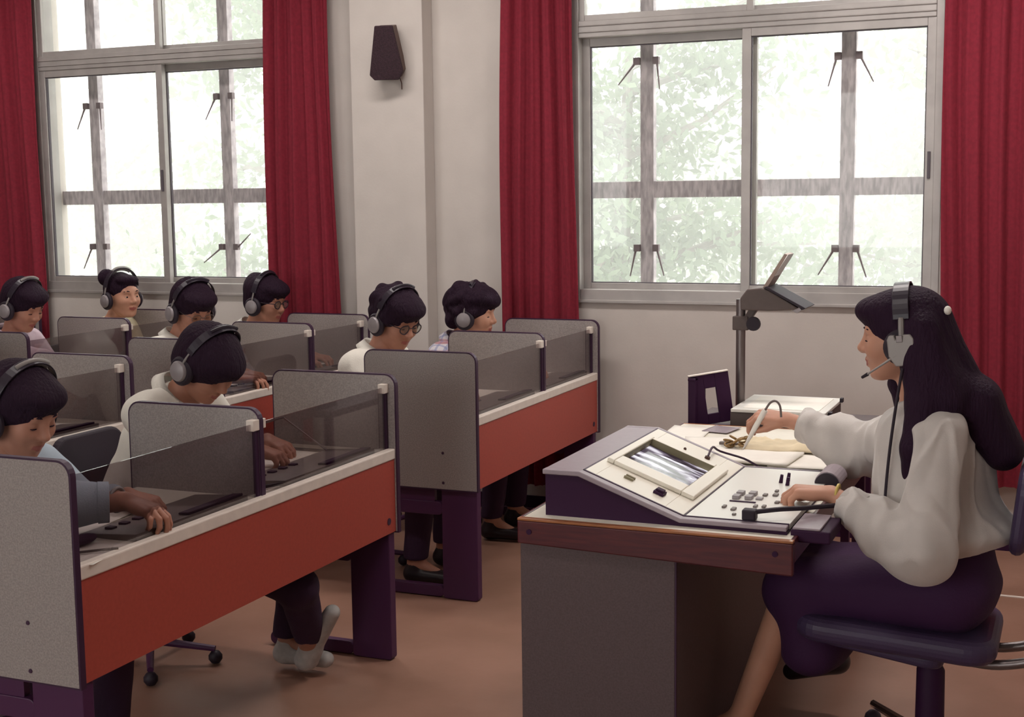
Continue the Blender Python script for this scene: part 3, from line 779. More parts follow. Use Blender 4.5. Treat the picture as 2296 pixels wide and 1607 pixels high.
curtain(-2.67, -2.312, .15, 3.1, CY, 5, 'dark red curtain between the pier and the right window', 11, .02)
curtain(-.578, .55, .30, 3.1, CY, 10, 'red curtain right of the right window, behind the teacher', 19)

# ------------------------------------------------------------------ loudspeaker on the pier
t = thing('wall_speaker', 'dark tapered loudspeaker tilted high on the wall pier between the windows', 'loudspeaker', (-3.245, WY - .115, 2.20))
Ms = Matrix.Translation((0, -.07, .13)) @ Matrix.Rotation(R(14), 4, 'Z') @ Matrix.Rotation(R(12), 4, 'X')
front = [(-.088, -.105), (-.065, -.130), (.060, -.130), (.085, -.090), (.045, .135), (-.045, .135)]
MB().prism(front, -.055, -.035, 'y', Ms).build('grille', M_SPK, t, bevel=.004)
MB().prism([(x * .93, z * .96) for x, z in front], -.035, .055, 'y', Ms).build('cabinet', M_SPKW, t, bevel=.003)
MB().box(-.02, .02, -.04, 0, .08, .14).build('wall_bracket', M_DARK, t)
MB().tube([(.04, -.03, .02), (.042, -.006, -.02), (.042, -.005, -.05)], .0025, 6).build('speaker_cable', M_SPKW, t)

# ------------------------------------------------------------------ language-laboratory benches
def bench(a, ys, label, ends=(True, True), zrear=.45):
    d = .49; y0, y1 = ys[0], ys[-1]
    t = thing('listening_bench', label, 'bench', (a - d / 2, (y0 + y1) / 2, 0), 'rows of listening booths'); c = Vector(t.location)
    def P(b, name, m, parent=None, bevel=0, **k):
        o = b.build(name, m, parent or t, bevel=bevel, **k)
        if parent is None: o.location = -c
        return o
    for i, y in enumerate(ys):
        end = i in (0, len(ys) - 1); xf = a + (.006 if end else -.020)
        out = rrect(a - d, xf, .45, 1.004, .040, corners=(1, 1, 0, 0)); inn = rrect(a - d + .005, xf - .005, .455, .999, .036, corners=(1, 1, 0, 0))
        dv = P(MB().prism(inn, y - .0105, y + .0105), 'divider_panel', M_PANEL)
        P(MB().prism(out, y - .0095, y + .0095), 'edge_trim', M_TRIM, dv)
        for (x, z) in ((a - .145, .60), (a - .145, .48)):
            P(MB().lathe([(0, 0), (.006, 0), (.005, .002), (0, .0025)], c=(x, y - .0105, z), n=10, M=Matrix.Rotation(R(90), 4, 'X')), 'bolt', M_TRIM, dv)
    P(MB().box(a - .018, a - .004, y0 + .01, y1 - .01, .456, .712), 'front_panel', M_ORANGE, bevel=.001)
    P(MB().box(a - .03, a, y0 + .01, y1 - .01, .710, .746), 'front_rail', M_STRIP, bevel=.004)
    P(MB().box(a - d + .02, a - .03, y0 + .0105, y1 - .0105, .705, .740), 'worktop', M_WHITE, bevel=.002)
    P(MB().lathe([(0, 0), (.012, 0), (.012, .002), (0, .002)], c=(a - .004, y1 - .06, .50), n=14, M=Matrix.Rotation(R(90), 4, 'Y')), 'cable_socket', M_TRIM)
    for i, (ya, yb) in enumerate(zip(ys, ys[1:])):
        g = P(MB().box(a - .034, a - .029, ya + .012, yb - .022, .742, .960), 'screen_glass', M_SMOKE)
        P(MB().box(a - .038, a - .025, yb - .024, yb - .0105, .74, .955), 'glass_channel', M_TRIM, g)
        P(MB().box(a - .046, a - .020, yb - .042, yb - .0105, .940, .972), 'glass_clip', M_STRIP, g, bevel=.002)
        P(MB().box(a - .040, a - .022, ya + .0105, ya + .026, .942, .970), 'glass_clip', M_STRIP, g, bevel=.002)
    for y, s, e in ((y0, 1, ends[0]), (y1, -1, ends[1])):
        lg = P(MB().prism(rrect(a - .165, a - .010, 0.002, .47, .012), y + s * .012, y + s * .052), 'leg', M_LEG, bevel=.003)
        P(MB().prism(rrect(a - d + .02, a - .165, .34, .395, .02), y + s * .018, y + s * .046), 'leg_bracket', M_LEG, lg, bevel=.003)
        P(MB().prism(rrect(a - d + .02, a - .20, .395, .470, .004), y + s * .022, y + s * .042), 'leg_gusset', M_LEG, lg)
        P(MB().prism(rrect(a - d - .02, a - .165, .004, .05, .02), y + s * .018, y + s * .046), 'leg_foot', M_LEG, lg, bevel=.003)
    return t
A1 = -2.162; A2 = -3.43; A3 = -4.53; A4 = -5.62
YA = (2.452, 3.28, 4.072); YB = (4.742, 5.527, 6.185)
bench(A1, YA, 'nearest grey booth bench with a long orange front, at the left front')
bench(A1, YB, 'grey booth bench with orange front running to the window wall, behind the teacher desk')
bench(A2, (2.66, 3.46, 4.258), 'second row booth bench ending at the aisle, left behind the nearest bench')
bench(A2, (4.862, 5.66, 6.18), 'second row booth bench in the middle, in front of the middle curtain')
bench(A3, (3.26, 4.06, 4.42), 'third row booth bench at the left edge, mostly hidden')
bench(A3, (4.895, 5.66, 6.18), 'third row booth bench under the left window')
bench(A4, (4.9, 5.66, 6.18), 'rearmost booth bench at the foot of the left red curtain')

# ------------------------------------------------------------------ things on the booths
def deck(a, y0, y1, label):
    t = thing('tape_deck', label, 'tape deck', (a - .12, (y0 + y1) / 2, .740), 'tape decks in the booths'); L = (y1 - y0) / 2
    MB().prism([(-.10, 0), (-.10, .006), (.085, .020), (.085, 0)], -L, L).build('case', M_DECK, t, bevel=.002)
    MB().prism([(.046, .0175), (.046, .024), (.082, .028), (.082, .020)], -L * .1, L * .92).build('front_bar', M_DARK, t, bevel=.002)
    for k in range(4):
        y = -L * .75 + k * L * .22
        MB().box(-.06, -.035, y - .011, y + .011, .008, .016).build('key', M_DARK, t, bevel=.002)
    return t
def sheet(x, y, z, sx, sy, rot, label, m=None, name='paper_sheet', cat='paper', th=.0015, curl=.004, group=None):
    b = MB(); n = 8; vs = []; fs = []
    M = Matrix.Rotation(R(rot), 3, 'Z')
    for s in (0, 1):
        for i in range(n + 1):
            for j in range(n + 1):
                u, v = i / n - .5, j / n - .5; q = M @ V(u * sx, v * sy, 0); vs.append((q.x, q.y, s * th + curl * max(0, abs(u) - .3) * 2 * (1 + v)))
    m_ = (n + 1) ** 2
    for i in range(n):
        for j in range(n):
            a_ = i * (n + 1) + j; fs.append((a_, a_ + n + 1, a_ + n + 2, a_ + 1)[::-1]); fs.append((m_ + a_, m_ + a_ + n + 1, m_ + a_ + n + 2, m_ + a_ + 1))
    for i in range(n):
        for (p, q) in (((i, 0), (i + 1, 0)), ((i, n), (i + 1, n)), ((0, i), (0, i + 1)), ((n, i), (n, i + 1))):
            A_ = p[0] * (n + 1) + p[1]; B_ = q[0] * (n + 1) + q[1]; fs.append((A_, B_, m_ + B_, m_ + A_))
    b.add(vs, fs); o = b.build(name, m or M_PAPER, smooth='all', loc=(x, y, z)); return tag(o, label, cat, group)
deck(A1, 2.72, 3.22, 'grey tape deck in the nearest booth, beside the hand of the blue-shirted person')
deck(A1, 3.42, 3.98, 'grey tape deck in the second booth of the nearest bench')
deck(A1, 4.86, 5.44, 'grey tape deck in the first booth of the orange bench behind the teacher desk')
deck(A1, 5.60, 6.12, 'grey tape deck in the booth next to the window wall, nearest row')
deck(A2, 5.00, 5.55, 'grey tape deck in the booth behind the black-haired boy in white')
deck(A2, 5.75, 6.12, 'grey tape deck in the second row booth next to the window wall')
deck(A2, 3.60, 4.10, 'grey tape deck in the second row booth at the left')
sheet(A1 - .33, 2.84, .7405, .20, .30, 8, 'large white paper behind the tape deck in the nearest booth')
sheet(A1 - .075, 2.585, .7405, .13, .20, 12, 'white paper beside the end panel of the nearest booth')
sheet(A1 - .30, 3.64, .7405, .18, .22, -6, 'white paper under the hand of the student with bowl-cut hair')
sheet(A1 - .10, 3.36, .7405, .10, .10, 0, 'small white paper in the corner of the second booth')
sheet(A2 - .14, 5.00, .7405, .16, .22, 5, 'white paper in the second row booth behind the boy in white')
pc = MB(); pc.ball((0, 0, .013), (.026, .055, .013), 18)
tag(pc.build('pencil_case', M_DARK, smooth='all', loc=(A1 - .145, 2.64, .7425)), 'black oval case on the paper in the nearest booth', 'case')
tag(MB().tube([(0, 0, 0), (.11, .10, .002)], .0035, 8).build('pen', M_DECK, smooth=True, loc=(A1 - .13, 2.53, .7465)), 'thin grey pen lying beside the black oval case', 'pen')
tag(MB().tube([(0, 0, 0), (.05, .08, .004)], .006, 8).build('pen', M_CUSH, smooth=True, loc=(A1 - .09, 3.33, .749)), 'short black pen in the corner of the second booth', 'pen')
# wire book rest standing in the second booth
t = thing('book_rest', 'thin metal book rest frame standing in the second booth, nearest bench', 'book rest', (A1 - .33, 3.93, .740))
MB().tube([(-.02, -.30, .12), (-.02, -.02, .12), (.12, .03, .005)], .0035, 8).build('wire_frame', M_STEEL, t, smooth=True)
MB().box(-.06, .14, .02, .04, 0, .006).build('foot', M_STEEL, t)

# ------------------------------------------------------------------ the teacher's desk
DX0, DX1, DY0, DY1 = -1.385, -.64, 3.30, 4.92; DZ = .74
t = thing('teacher_desk', 'teacher desk with white top, red wooden edge board and grey laminate pedestal', 'desk', ((DX0 + DX1) / 2, (DY0 + DY1) / 2, 0)); c = Vector(t.location)
def D(b, name, m, parent=None, **k):
    o = b.build(name, m, parent or t, **k)
    if parent is None: o.location = -c
    return o
D(MB().box(DX0 + .01, DX1 - .01, DY0 + .012, DY1 - .01, DZ - .032, DZ), 'tabletop', M_WHITE, bevel=.002)
eb = D(MB().prism([(DX0, DZ - .069), (DX1, DZ - .090), (DX1, DZ - .006), (DX0, DZ - .006)], DY0 - .010, DY0 + .012), 'edge_board', M_WOOD, bevel=.004)
for x in (DX0 + .035, DX1 - .045):
    D(MB().lathe([(0, 0), (.0075, 0), (.0075, .003), (0, .003)], c=(x, DY0 - .010, DZ - .035), n=14, M=Matrix.Rotation(R(90), 4, 'X')), 'screw_cap', M_DARK, eb)
D(MB().box(DX0, DX1, DY0 - .010, DY0 + .012, DZ - .006, DZ + .001), 'edge_lipping', M_WOODE, bevel=.002)
D(MB().box(DX1 - .01, DX1, DY0 + .012, DY1, DZ - .060, DZ + .001), 'side_edge', M_WOOD, bevel=.002)
D(MB().box(DX0, DX0 + .01, DY0 + .012, DY1, DZ - .060, DZ + .001), 'side_edge', M_WOOD, bevel=.002)
D(MB().box(DX0 + .01, DX1 - .01, DY1 - .01, DY1, DZ - .060, DZ + .001), 'back_edge', M_WOODE, bevel=.002)
ped = D(MB().box(DX0 + .003, -.948, DY0 + .004, DY1 - .1, .0, DZ - .033), 'pedestal', M_DPANEL, bevel=.002)
D(MB().box(-.948, -.944, DY0 + .004, DY0 + .012, .0, DZ - .07), 'pedestal_edge', M_TRIM, ped)
D(MB().box(-.72, -.68, DY1 - .16, DY1 - .12, 0, DZ - .032), 'leg', M_LEG)

# ------------------------------------------------------------------ the control console
CY0, CY1 = 3.345, 4.09
t = thing('control_console', 'language laboratory control console with sloped monitor panel and white button panel', 'console', (-1.0, 3.72, DZ)); c = Vector(t.location)
ZT, ZF = .868, .762; XA, XB, XC, XE = -1.326, -1.226, -.945, -.668
D(MB().prism([(XA, DZ), (XA, ZT - .012), (XB, ZT - .012), (XC, ZF - .013), (XE, ZF - .013), (XE, DZ)], CY0 + .008, CY1 - .008), 'body', M_DARK)
D(MB().prism([(XA - .006, ZT - .014), (XA - .006, ZT), (XB, ZT), (XC, ZF), (XE, ZF), (XE, ZF - .012), (XC - .004, ZF - .012), (XB - .004, ZT - .014)], CY0, CY0 + .030), 'side_rail', M_MAUVE, bevel=.003)
D(MB().prism([(XA - .006, ZT - .014), (XA - .006, ZT), (XB, ZT), (XC, ZF), (XE, ZF), (XE, ZF - .012), (XC - .004, ZF - .012), (XB - .004, ZT - .014)], CY1 - .024, CY1), 'side_rail', M_MAUVE, bevel=.003)
D(MB().box(XA - .006, XB + .004, CY0 + .03, CY1 - .024, ZT - .013, ZT - .0005), 'top_plate', M_MAUVE, bevel=.003)
ux = Vector((XC - XB, 0, ZF - ZT)); SL = ux.length; ux.normalize(); uz = ux.cross(Vector((0, 1, 0)))
uz = -uz if uz.z < 0 else uz
MS = Matrix(((ux.x, 0, uz.x, XB), (0, 1, 0, 0), (ux.z, 0, uz.z, ZT), (0, 0, 0, 1)))
sy0, sy1, sx0, sx1 = 3.60, 3.885, .038, .245
y0, y1 = CY0 + .036, CY1 - .030
pn = D(MB().box(.006, sx0, y0, y1, -.012, .002, MS).box(sx1, SL - .002, y0, y1, -.012, .002, MS).box(sx0, sx1, y0, sy0, -.012, .002, MS).box(sx0, sx1, sy1, y1, -.012, .002, MS), 'monitor_panel', M_CONS, bevel=.001)
D(MB().box(.001, .006, y0 - .006, y1 + .006, -.012, .0015, MS).box(.001, SL, y0 - .006, y0, -.012, .0015, MS).box(.001, SL, y1, y1 + .006, -.012, .0015, MS), 'panel_seam', M_TRIM, pn)
bz = D(MB().box(.017, sx0, 3.525, 3.912, .002, .015, MS).box(sx1, .283, 3.525, 3.912, .002, .015, MS).box(sx0, sx1, 3.525, sy0, .002, .015, MS).box(sx0, sx1, sy1, 3.912, .002, .015, MS), 'monitor_bezel', M_CONS, bevel=.003)
D(MB().box(sx0 - .001, sx0 + .001, sy0, sy1, -.011, .0135, MS).box(sx1 - .001, sx1 + .001, sy0, sy1, -.011, .0135, MS).box(sx0, sx1, sy0 - .001, sy0 + .001, -.011, .0135, MS).box(sx0, sx1, sy1 - .001, sy1 + .001, -.011, .0135, MS), 'recess_wall', M_KHAKI, bz)
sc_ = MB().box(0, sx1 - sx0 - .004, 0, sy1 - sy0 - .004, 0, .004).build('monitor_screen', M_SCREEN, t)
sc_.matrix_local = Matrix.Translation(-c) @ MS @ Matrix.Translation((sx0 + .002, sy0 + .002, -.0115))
D(MB().box(.095, .122, 3.455, 3.463, .002, .008, MS).box(.095, .122, 3.473, 3.480, .002, .008, MS), 'slide_switch', M_KHAKI, pn)
D(MB().box(.188, .218, 3.440, 3.475, .002, .010, MS).box(.192, .214, 3.446, 3.468, .010, .016, MS), 'rocker_switch', M_DARK, pn, bevel=.001)
D(MB().ball(MS @ V(.127, 3.965, .004), .005, 10), 'pilot_lamp', M_SPKW, pn)
sk = D(MB().lathe([(0, 0), (.009, 0), (.008, .008), (0, .009)], n=14, M=MS @ Matrix.Translation((.200, 3.972, .002))), 'headset_socket', M_SPKW, pn)
fp = D(MB().box(XC + .004, XE + .002, y0, y1, ZF - .013, ZF + .0015), 'button_panel', M_CONSF, bevel=.001)
D(MB().box(XC - .001, XC + .003, y0, y1, ZF - .012, ZF + .0022), 'panel_seam', M_TRIM, pn)
D(MB().box(XC, XE, y1 + .001, y1 + .006, ZF - .01, ZF + .002), 'panel_seam', M_TRIM, fp)
D(MB().box(XC, XE, y0 - .005, y0 - .001, ZF - .01, ZF + .002), 'panel_seam', M_TRIM, fp)
BT = [(-.862, 3.622, .020, .030), (-.862, 3.672, .020, .030), (-.828, 3.625, .020, .030), (-.828, 3.675, .020, .030), (-.800, 3.63, .018, .024), (-.795, 3.68, .012, .022), (-.775, 3.74, .010, .018), (-.768, 3.69, .014, .024),
      (-.868, 3.505, .010, .024), (-.838, 3.485, .012, .026), (-.822, 3.425, .010, .012), (-.790, 3.535, .010, .022), (-.768, 3.540, .010, .022), (-.745, 3.60, .012, .02), (-.74, 3.66, .012, .02)]
for k, (x, y, a_, b_) in enumerate(BT):
    D(MB().box(x - a_ / 2, x + a_ / 2, y - b_ / 2, y + b_ / 2, ZF + .0015, ZF + (.012 if k < 4 else .007)), 'button', M_GREYCUP if k < 5 else M_DECK, fp, bevel=.0015)
D(MB().box(-.872, -.800, 3.578, 3.584, ZF + .0015, ZF + .005), 'slider_slot', M_TRIM, fp)
for x, y in ((-.79, 3.865), (-.775, 3.895), (-.765, 3.835)):
    D(MB().tube([(x, y, ZF + .001), (x + .004, y - .002, ZF + .026)], [.006, .0045], 8), 'toggle_switch', M_DARK, fp, smooth=True)
# plug and lead on the button panel, thin lead from the sloping panel to the papers
t = thing('headset_plug', 'black jack plug with a thick lead lying on the white button panel', 'plug', (-.772, 3.388, ZF + .002))
MB().box(-.018, .018, -.016, .016, 0, .028).build('plug_body', M_CUSH, t, bevel=.004)
MB().tube(curve_pts([(.012, 0, .021), (.07, .03, .026), (.12, .08, .022), (.17, .15, .016), (.21, .20, .012)]), .0065, 8).build('lead', M_CUSH, t, smooth=True)
lead = [MS @ V(.200, 3.972, .010), MS @ V(.195, 4.02, .03)] + [V(-1.03, 4.10, .80), V(-.96, 4.13, .775), V(-.90, 4.125, .750), V(-.84, 4.135, .748), V(-.74, 4.145, .748), V(-.68, 4.15, .748)]
tag(MB().tube(curve_pts(lead, 4), .0035, 8).build('thin_cable', M_TRIM, smooth=True), 'thin brown cable running from the console slope over to the papers', 'cable')
t = thing('junction_box', 'small dark box with mauve lid at the right end of the console', 'box', (-.615, 3.44, .715))
MB().box(-.045, .055, -.085, .085, .008, .040).build('case', M_DARK, t, bevel=.004); MB().box(-.040, .030, -.083, .083, .040, .046).build('lid', M_MAUVE, t, bevel=.002)
t = thing('tape_case', 'rounded mauve case with a black end at the far right corner of the console', 'case', (-.662, 3.975, DZ + .020))
cyl = [(.038 * math.cos(R(a_)), .038 * math.sin(R(a_))) for a_ in range(0, 181, 15)]
MB().prism(cyl, -.075, .055).build('shell', M_MAUVE, t, bevel=.003); MB().prism([(p[0] * .92, p[1] * .92) for p in cyl], -.085, -.075).build('end_cap', M_CUSH, t)

# ------------------------------------------------------------------ papers on the desk
sheet(-1.30, 4.64, DZ + .002, .15, .40, 4, 'white paper at the far left corner of the teacher desk')
sheet(-1.15, 4.50, DZ + .005, .19, .27, 18, 'white printed sheet at the left of the teacher papers')
sheet(-.98, 4.30, DZ + .008, .30, .22, -4, 'large white paper pad behind the console', th=.006)
sheet(-.80, 4.40, DZ + .003, .22, .42, 3, 'white paper nearest the teacher right sleeve')
sheet(-1.20, 4.80, DZ + .004, .10, .13, -10, 'small grey printed slip by the black stand', m=M_MAUVE)
b = MB(); n = 26; vs = []; fs = []
for i in range(n + 1):
    for j in range(n + 1):
        u, v = i / n - .5, j / n - .5
        hgt = .010 + .022 * max(0, noise.noise(V(u * 5, v * 4, 3))) + .012 * max(0, noise.noise(V(u * 11, v * 9, 1))) ; hgt *= max(0, 1 - (abs(u) * 2) ** 6) * max(0, 1 - (abs(v) * 2) ** 6)
        vs.append((u * .36 + .02 * noise.noise(V(v * 4, 0, 0)), v * .20 + .02 * noise.noise(V(u * 4, 5, 0)), hgt + .001))
for i in range(n):
    for j in range(n): a_ = i * (n + 1) + j; fs.append((a_, a_ + n + 1, a_ + n + 2, a_ + 1))
b.add(vs, fs); o = b.build('cloth', mat('cream_cloth', (.70, .60, .42), .9, noise_amt=.12, noise_scale=9), smooth='all', loc=(-.88, 4.50, DZ + .012)); o.rotation_euler = (0, 0, R(6))
sm = o.modifiers.new('thickness', 'SOLIDIFY'); sm.thickness = .002
tag(o, 'crumpled cream cloth among the papers under the teacher hand', 'cloth')
b = MB(); rg = random.Random(4)
M_TAN = mat('brass_trinket', (.30, .19, .08), .45, metal=.3, noise_amt=.3, noise_scale=60)
for k in range(9):
    cx, cy, cz = rg.uniform(-.03, .03), rg.uniform(-.02, .02), .010 + .010 * (k % 3); th = rg.random() * 3; tl = rg.uniform(-.8, .8); RM = Matrix.Rotation(th, 3, 'Z') @ Matrix.Rotation(tl, 3, 'X')
    b.tube([V(cx, cy, cz) + RM @ V(.017 * math.cos(a_), .011 * math.sin(a_), 0) for a_ in [2 * math.pi * i / 12 for i in range(12)]], .0035, 6, closed=True)
tag(b.build('bracelet', M_TAN, smooth='all', loc=(-1.055, 4.42, DZ + .016)), 'small brown linked bracelet lying on the papers', 'bracelet')
tag(MB().prism(rrect(-.040, .040, -.012, .012, .006), 0, .010, 'z').build('clip', M_DECK, bevel=.002, loc=(-1.085, 4.47, DZ + .012)), 'small grey clip beside the bracelet on the papers', 'clip')

# ------------------------------------------------------------------ overhead projector on its own table
PT = .70
t = thing('side_table', 'low side table carrying the overhead projector behind the desk', 'table', (-1.08, 5.24, 0))
MB().box(-.36, .34, -.28, .34, PT - .03, PT).build('tabletop', M_DPANEL, t, bevel=.003)
for sx in (-.32, .30):
    for sy_ in (-.24, .30): MB().box(sx - .015, sx + .015, sy_ - .015, sy_ + .015, 0, PT - .03).build('leg', M_LEG, t)
t = thing('overhead_projector', 'overhead projector with white glass stage, steel post and tilted brown mirror head', 'projector', (-1.04, 5.16, PT))
c = Vector(t.location)
ZS = .795
D(MB().box(-1.215, -.86, 4.985, 5.36, PT, ZS - .012), 'base', M_OHP, bevel=.006)
D(MB().box(-1.21, -.855, 4.975, 5.37, ZS - .012, ZS), 'stage_frame', M_CONSF, bevel=.002)
D(MB().box(-1.17, -.885, 5.01, 5.33, ZS, ZS + .002), 'stage_glass', M_PAPER)
D(MB().box(-.853, -.840, 5.02, 5.05, ZS - .02, ZS - .004).box(-.853, -.842, 5.28, 5.31, ZS - .004, ZS + .012), 'stage_knob', M_CUSH)
po = D(MB().tube([(-1.224, 5.19, PT + .01), (-1.224, 5.19, 1.195)], .0185, 16), 'post', M_STEEL, smooth=True)
D(MB().box(-1.252, -1.19, 5.165, 5.215, 1.075, 1.130), 'clamp', M_OHP, bevel=.004)
D(MB().lathe([(0, 0), (.026, 0), (.028, .006), (.026, .022), (0, .022)], c=(-1.165, 5.160, 1.103), n=20, M=Matrix.Rotation(R(90), 4, 'X')), 'clamp_knob', M_CUSH, smooth=True)
D(MB().prism([(-1.235, 1.085), (-1.205, 1.085), (-1.135, 1.185), (-1.170, 1.185)], 5.170, 5.205), 'arm', M_OHP, bevel=.003)
hd = D(MB().prism([(-1.205, 1.160), (-1.207, 1.205), (-1.180, 1.240), (-1.125, 1.246), (-1.095, 1.236), (-.985, 1.172), (-1.010, 1.162), (-1.100, 1.158)], 5.10, 5.28), 'projection_head', M_OHP, bevel=.005)
D(MB().prism([(-1.115, 1.247), (-1.105, 1.252), (-.955, 1.172), (-.965, 1.166)], 5.095, 5.285), 'lens_plate', M_CUSH, hd, bevel=.001)
D(MB().prism([(-1.012, 1.160), (-.990, 1.178), (-.975, 1.163), (-.992, 1.150)], 5.12, 5.26), 'lens', M_STEEL, hd)
D(MB().prism([(-1.128, 1.240), (-1.112, 1.236), (-1.030, 1.372), (-1.042, 1.376)], 5.12, 5.24), 'mirror', mat('mirror_back', (.34, .25, .21), .4, noise_amt=.05), hd, bevel=.001)
D(MB().prism([(-1.112, 1.240), (-1.1105, 1.240), (-1.0285, 1.372), (-1.030, 1.372)], 5.122, 5.238), 'mirror_face', M_CHROME, hd)
t = thing('cassette_rack', 'black open-framed stand with a rectangular cut-out, left of the projector', 'stand', (-1.36, 4.985, PT)); c = Vector(t.location)
D(MB().box(-1.375, -.0 - 1.345, 4.97, 5.12, PT, .905).prism([(-1.375, .895), (-1.345, .895), (-1.345, .905), (-1.375, .905)], 4.965, 5.125), 'side_plate', M_DARK, bevel=.002)
fm = MB()
Mr = Matrix.Translation((-1.355, 5.0, PT + .015)) @ Matrix.Rotation(R(28), 4, 'Z') @ Matrix.Rotation(R(-8), 4, 'Y')
D(MB().frame(0, .155, 0, .195, .055, -.006, .008, .04, M=Mr), 'front_frame', M_DARK, bevel=.002)
D(MB().box(0, .155, -.010, .012, .195, .199, Mr), 'top_lip', M_STRIP)
D(MB().box(-1.375, -1.20, 4.97, 5.12, PT, PT + .012), 'base_plate', M_DARK)

# ------------------------------------------------------------------ chairs
def rounded_slab(sx, sy, r, z0, z1):
    pts = rrect(-sx, sx, -sy, sy, r); return MB().prism(pts, z0, z1, 'z')
def student_chair():
    t = thing('student_chair', 'dark moulded swivel chair', 'chair', (0, 0, 0), 'student swivel chairs')
    rounded_slab(.20, .20, .07, .425, .465).build('seat', M_TROU, t, bevel=.015, segs=3)
    M = Matrix.Translation((-.215, 0, .70)) @ Matrix.Rotation(R(-8), 4, 'Y')
    MB().prism([(y, z) for y, z in rrect(-.18, .18, -.11, .11, .07)], -.02, .015, 'x', M).build('backrest', M_CUSH, t, bevel=.012, segs=3)
    MB().tube([(-.05, 0, .41), (-.24, 0, .41), (-.265, 0, .50), (-.235, 0, .66)], .012, 8, flat=1).build('back_bar', M_STEEL, t, smooth=True)
    MB().tube([(0, 0, .08), (0, 0, .425)], .02, 12).build('column', M_LEG, t, smooth=True)
    for k in range(5):
        a_ = R(72 * k + 20); lg = MB().tube([(0, 0, .085), (.23 * math.cos(a_), .23 * math.sin(a_), .055)], [.016, .011], 8).build('leg', M_LEG, t, smooth=True)
        MB().ball((.23 * math.cos(a_), .23 * math.sin(a_), .025), .025, 10).build('castor', M_CUSH, lg, smooth=True)
    return t
CH = student_chair()

# ------------------------------------------------------------------ teacher's chair
t = thing('swivel_chair', 'swivel chair with navy padded seat and bent tubes, under the teacher', 'chair', (-.385, 3.78, 0)); c = Vector(t.location)
SZ = .455
def Lc(b, name, m, parent=None, **k): return b.build(name, m, parent or t, **k)
st = MB(); st.prism(rrect(-.315, .215, -.21, .21, .08), -.035, .035, 'z')
so = st.build('seat', M_SEAT, t, bevel=.03, segs=4); so.location = (0, 0, SZ - .045); so.rotation_euler = (0, R(3), 0)
up = MB(); up.prism(rrect(-.24, .10, -.15, .15, .05), -.02, .02, 'z'); uo = up.build('seat_shell', M_SEAT, t, bevel=.015, segs=3); uo.location = (-.02, 0, SZ - .095); uo.rotation_euler = (0, R(8), 0)
Lc(MB().tube([(.035, 0, .30), (.035, 0, .39)], .020, 14), 'piston', M_LEG, smooth=True)
Lc(MB().lathe([(0, .06), (.040, .06), (.038, .285), (.030, .30), (0, .30)], c=(.035, 0, 0), n=20), 'column_cover', M_DARK, smooth=True)
for sy_ in (-.09, .06):
    Lc(MB().tube(curve_pts([(.10, sy_, SZ - .10), (.22, sy_, SZ - .105), (.34, sy_, SZ - .06), (.375, sy_, SZ + .05), (.345, sy_, SZ + .22), (.29, sy_, SZ + .30)]), .014, 10), 'back_tube', M_STEEL, smooth=True)
bk = MB(); Mb = Matrix.Translation((.268, -.005, .775)) @ Matrix.Rotation(R(6), 4, 'Y')
bk.prism(rrect(-.18, .18, -.115, .115, .06), -.025, .015, 'x', Mb); bk.build('backrest', M_SEAT, t, bevel=.02, segs=3)
hub = V(.035, 0, 0)
for k, ang in enumerate((128, 48, 200, 272, 344)):
    a_ = R(ang); e = hub + V(.30 * math.cos(a_), .30 * math.sin(a_), .075)
    lg = Lc(MB().tube([hub + V(0, 0, .09), e], [.016, .012], 8), 'leg', M_CHROME, smooth=True)
    Lc(MB().ball(e - V(0, 0, .045), .026, 12), 'castor', M_CUSH, lg, smooth=True)

# ------------------------------------------------------------------ outdoors
struct(MB().box(-40, 30, WY + 2, 60, -3.2, -3.0).build('ground', M_GRASS))
def tree(x, y, hgt, spread, nleaf, label, seed, m, zb=-3.0, lean=0):
    rg = random.Random(seed); t = thing('tree', label, 'tree', (x, y, zb), 'pale trees outside the windows')
    tr = MB(); br = MB(); tips = []
    top = V(lean, 0, hgt); tr.tube([V(0, 0, 0), V(lean * .3, .05, hgt * .35), V(lean * .7, 0, hgt * .7), top], [.16, .12, .08, .03], 8)
    tr.build('trunk', M_BARK, t, smooth=True)
    for k in range(22):
        f_ = rg.uniform(.3, .95); p = V(lean * f_, 0, hgt * f_); a_ = rg.random() * 6.28; ln = spread * (1.15 - .6 * f_) * rg.uniform(.6, 1)
        q = p + V(math.cos(a_) * ln * .5, math.sin(a_) * ln * .5, ln * rg.uniform(.0, .3)); e = q + V(math.cos(a_ + rg.uniform(-.6, .6)) * ln * .5, math.sin(a_) * ln * .5, ln * rg.uniform(-.1, .35))
        br.tube([p, q, e], [.045, .028, .01], 5); tips += [e, q, (q + e) / 2, (p + q) / 2]
    br.build('branches', M_BARK, t, smooth=True)
    N = nleaf; P = np.zeros((N * 4, 3)); F = np.arange(N * 4).reshape(-1, 4)
    rs = np.random.RandomState(seed); tp = np.array(tips)[rs.randint(0, len(tips), N)] + rs.normal(size=(N, 3)) * np.array([.42, .42, .26]) * spread * .28
    u = rs.normal(size=(N, 3)); u /= np.linalg.norm(u, axis=1)[:, None]; v = np.cross(u, rs.normal(size=(N, 3))); v /= np.linalg.norm(v, axis=1)[:, None]
    s_ = rs.uniform(.035, .075, (N, 1)); P[0::4] = tp - u * s_ ; P[1::4] = tp + v * s_ * .5; P[2::4] = tp + u * s_; P[3::4] = tp - v * s_ * .5
    skin_object('leaves', P, F, m, t, 0)
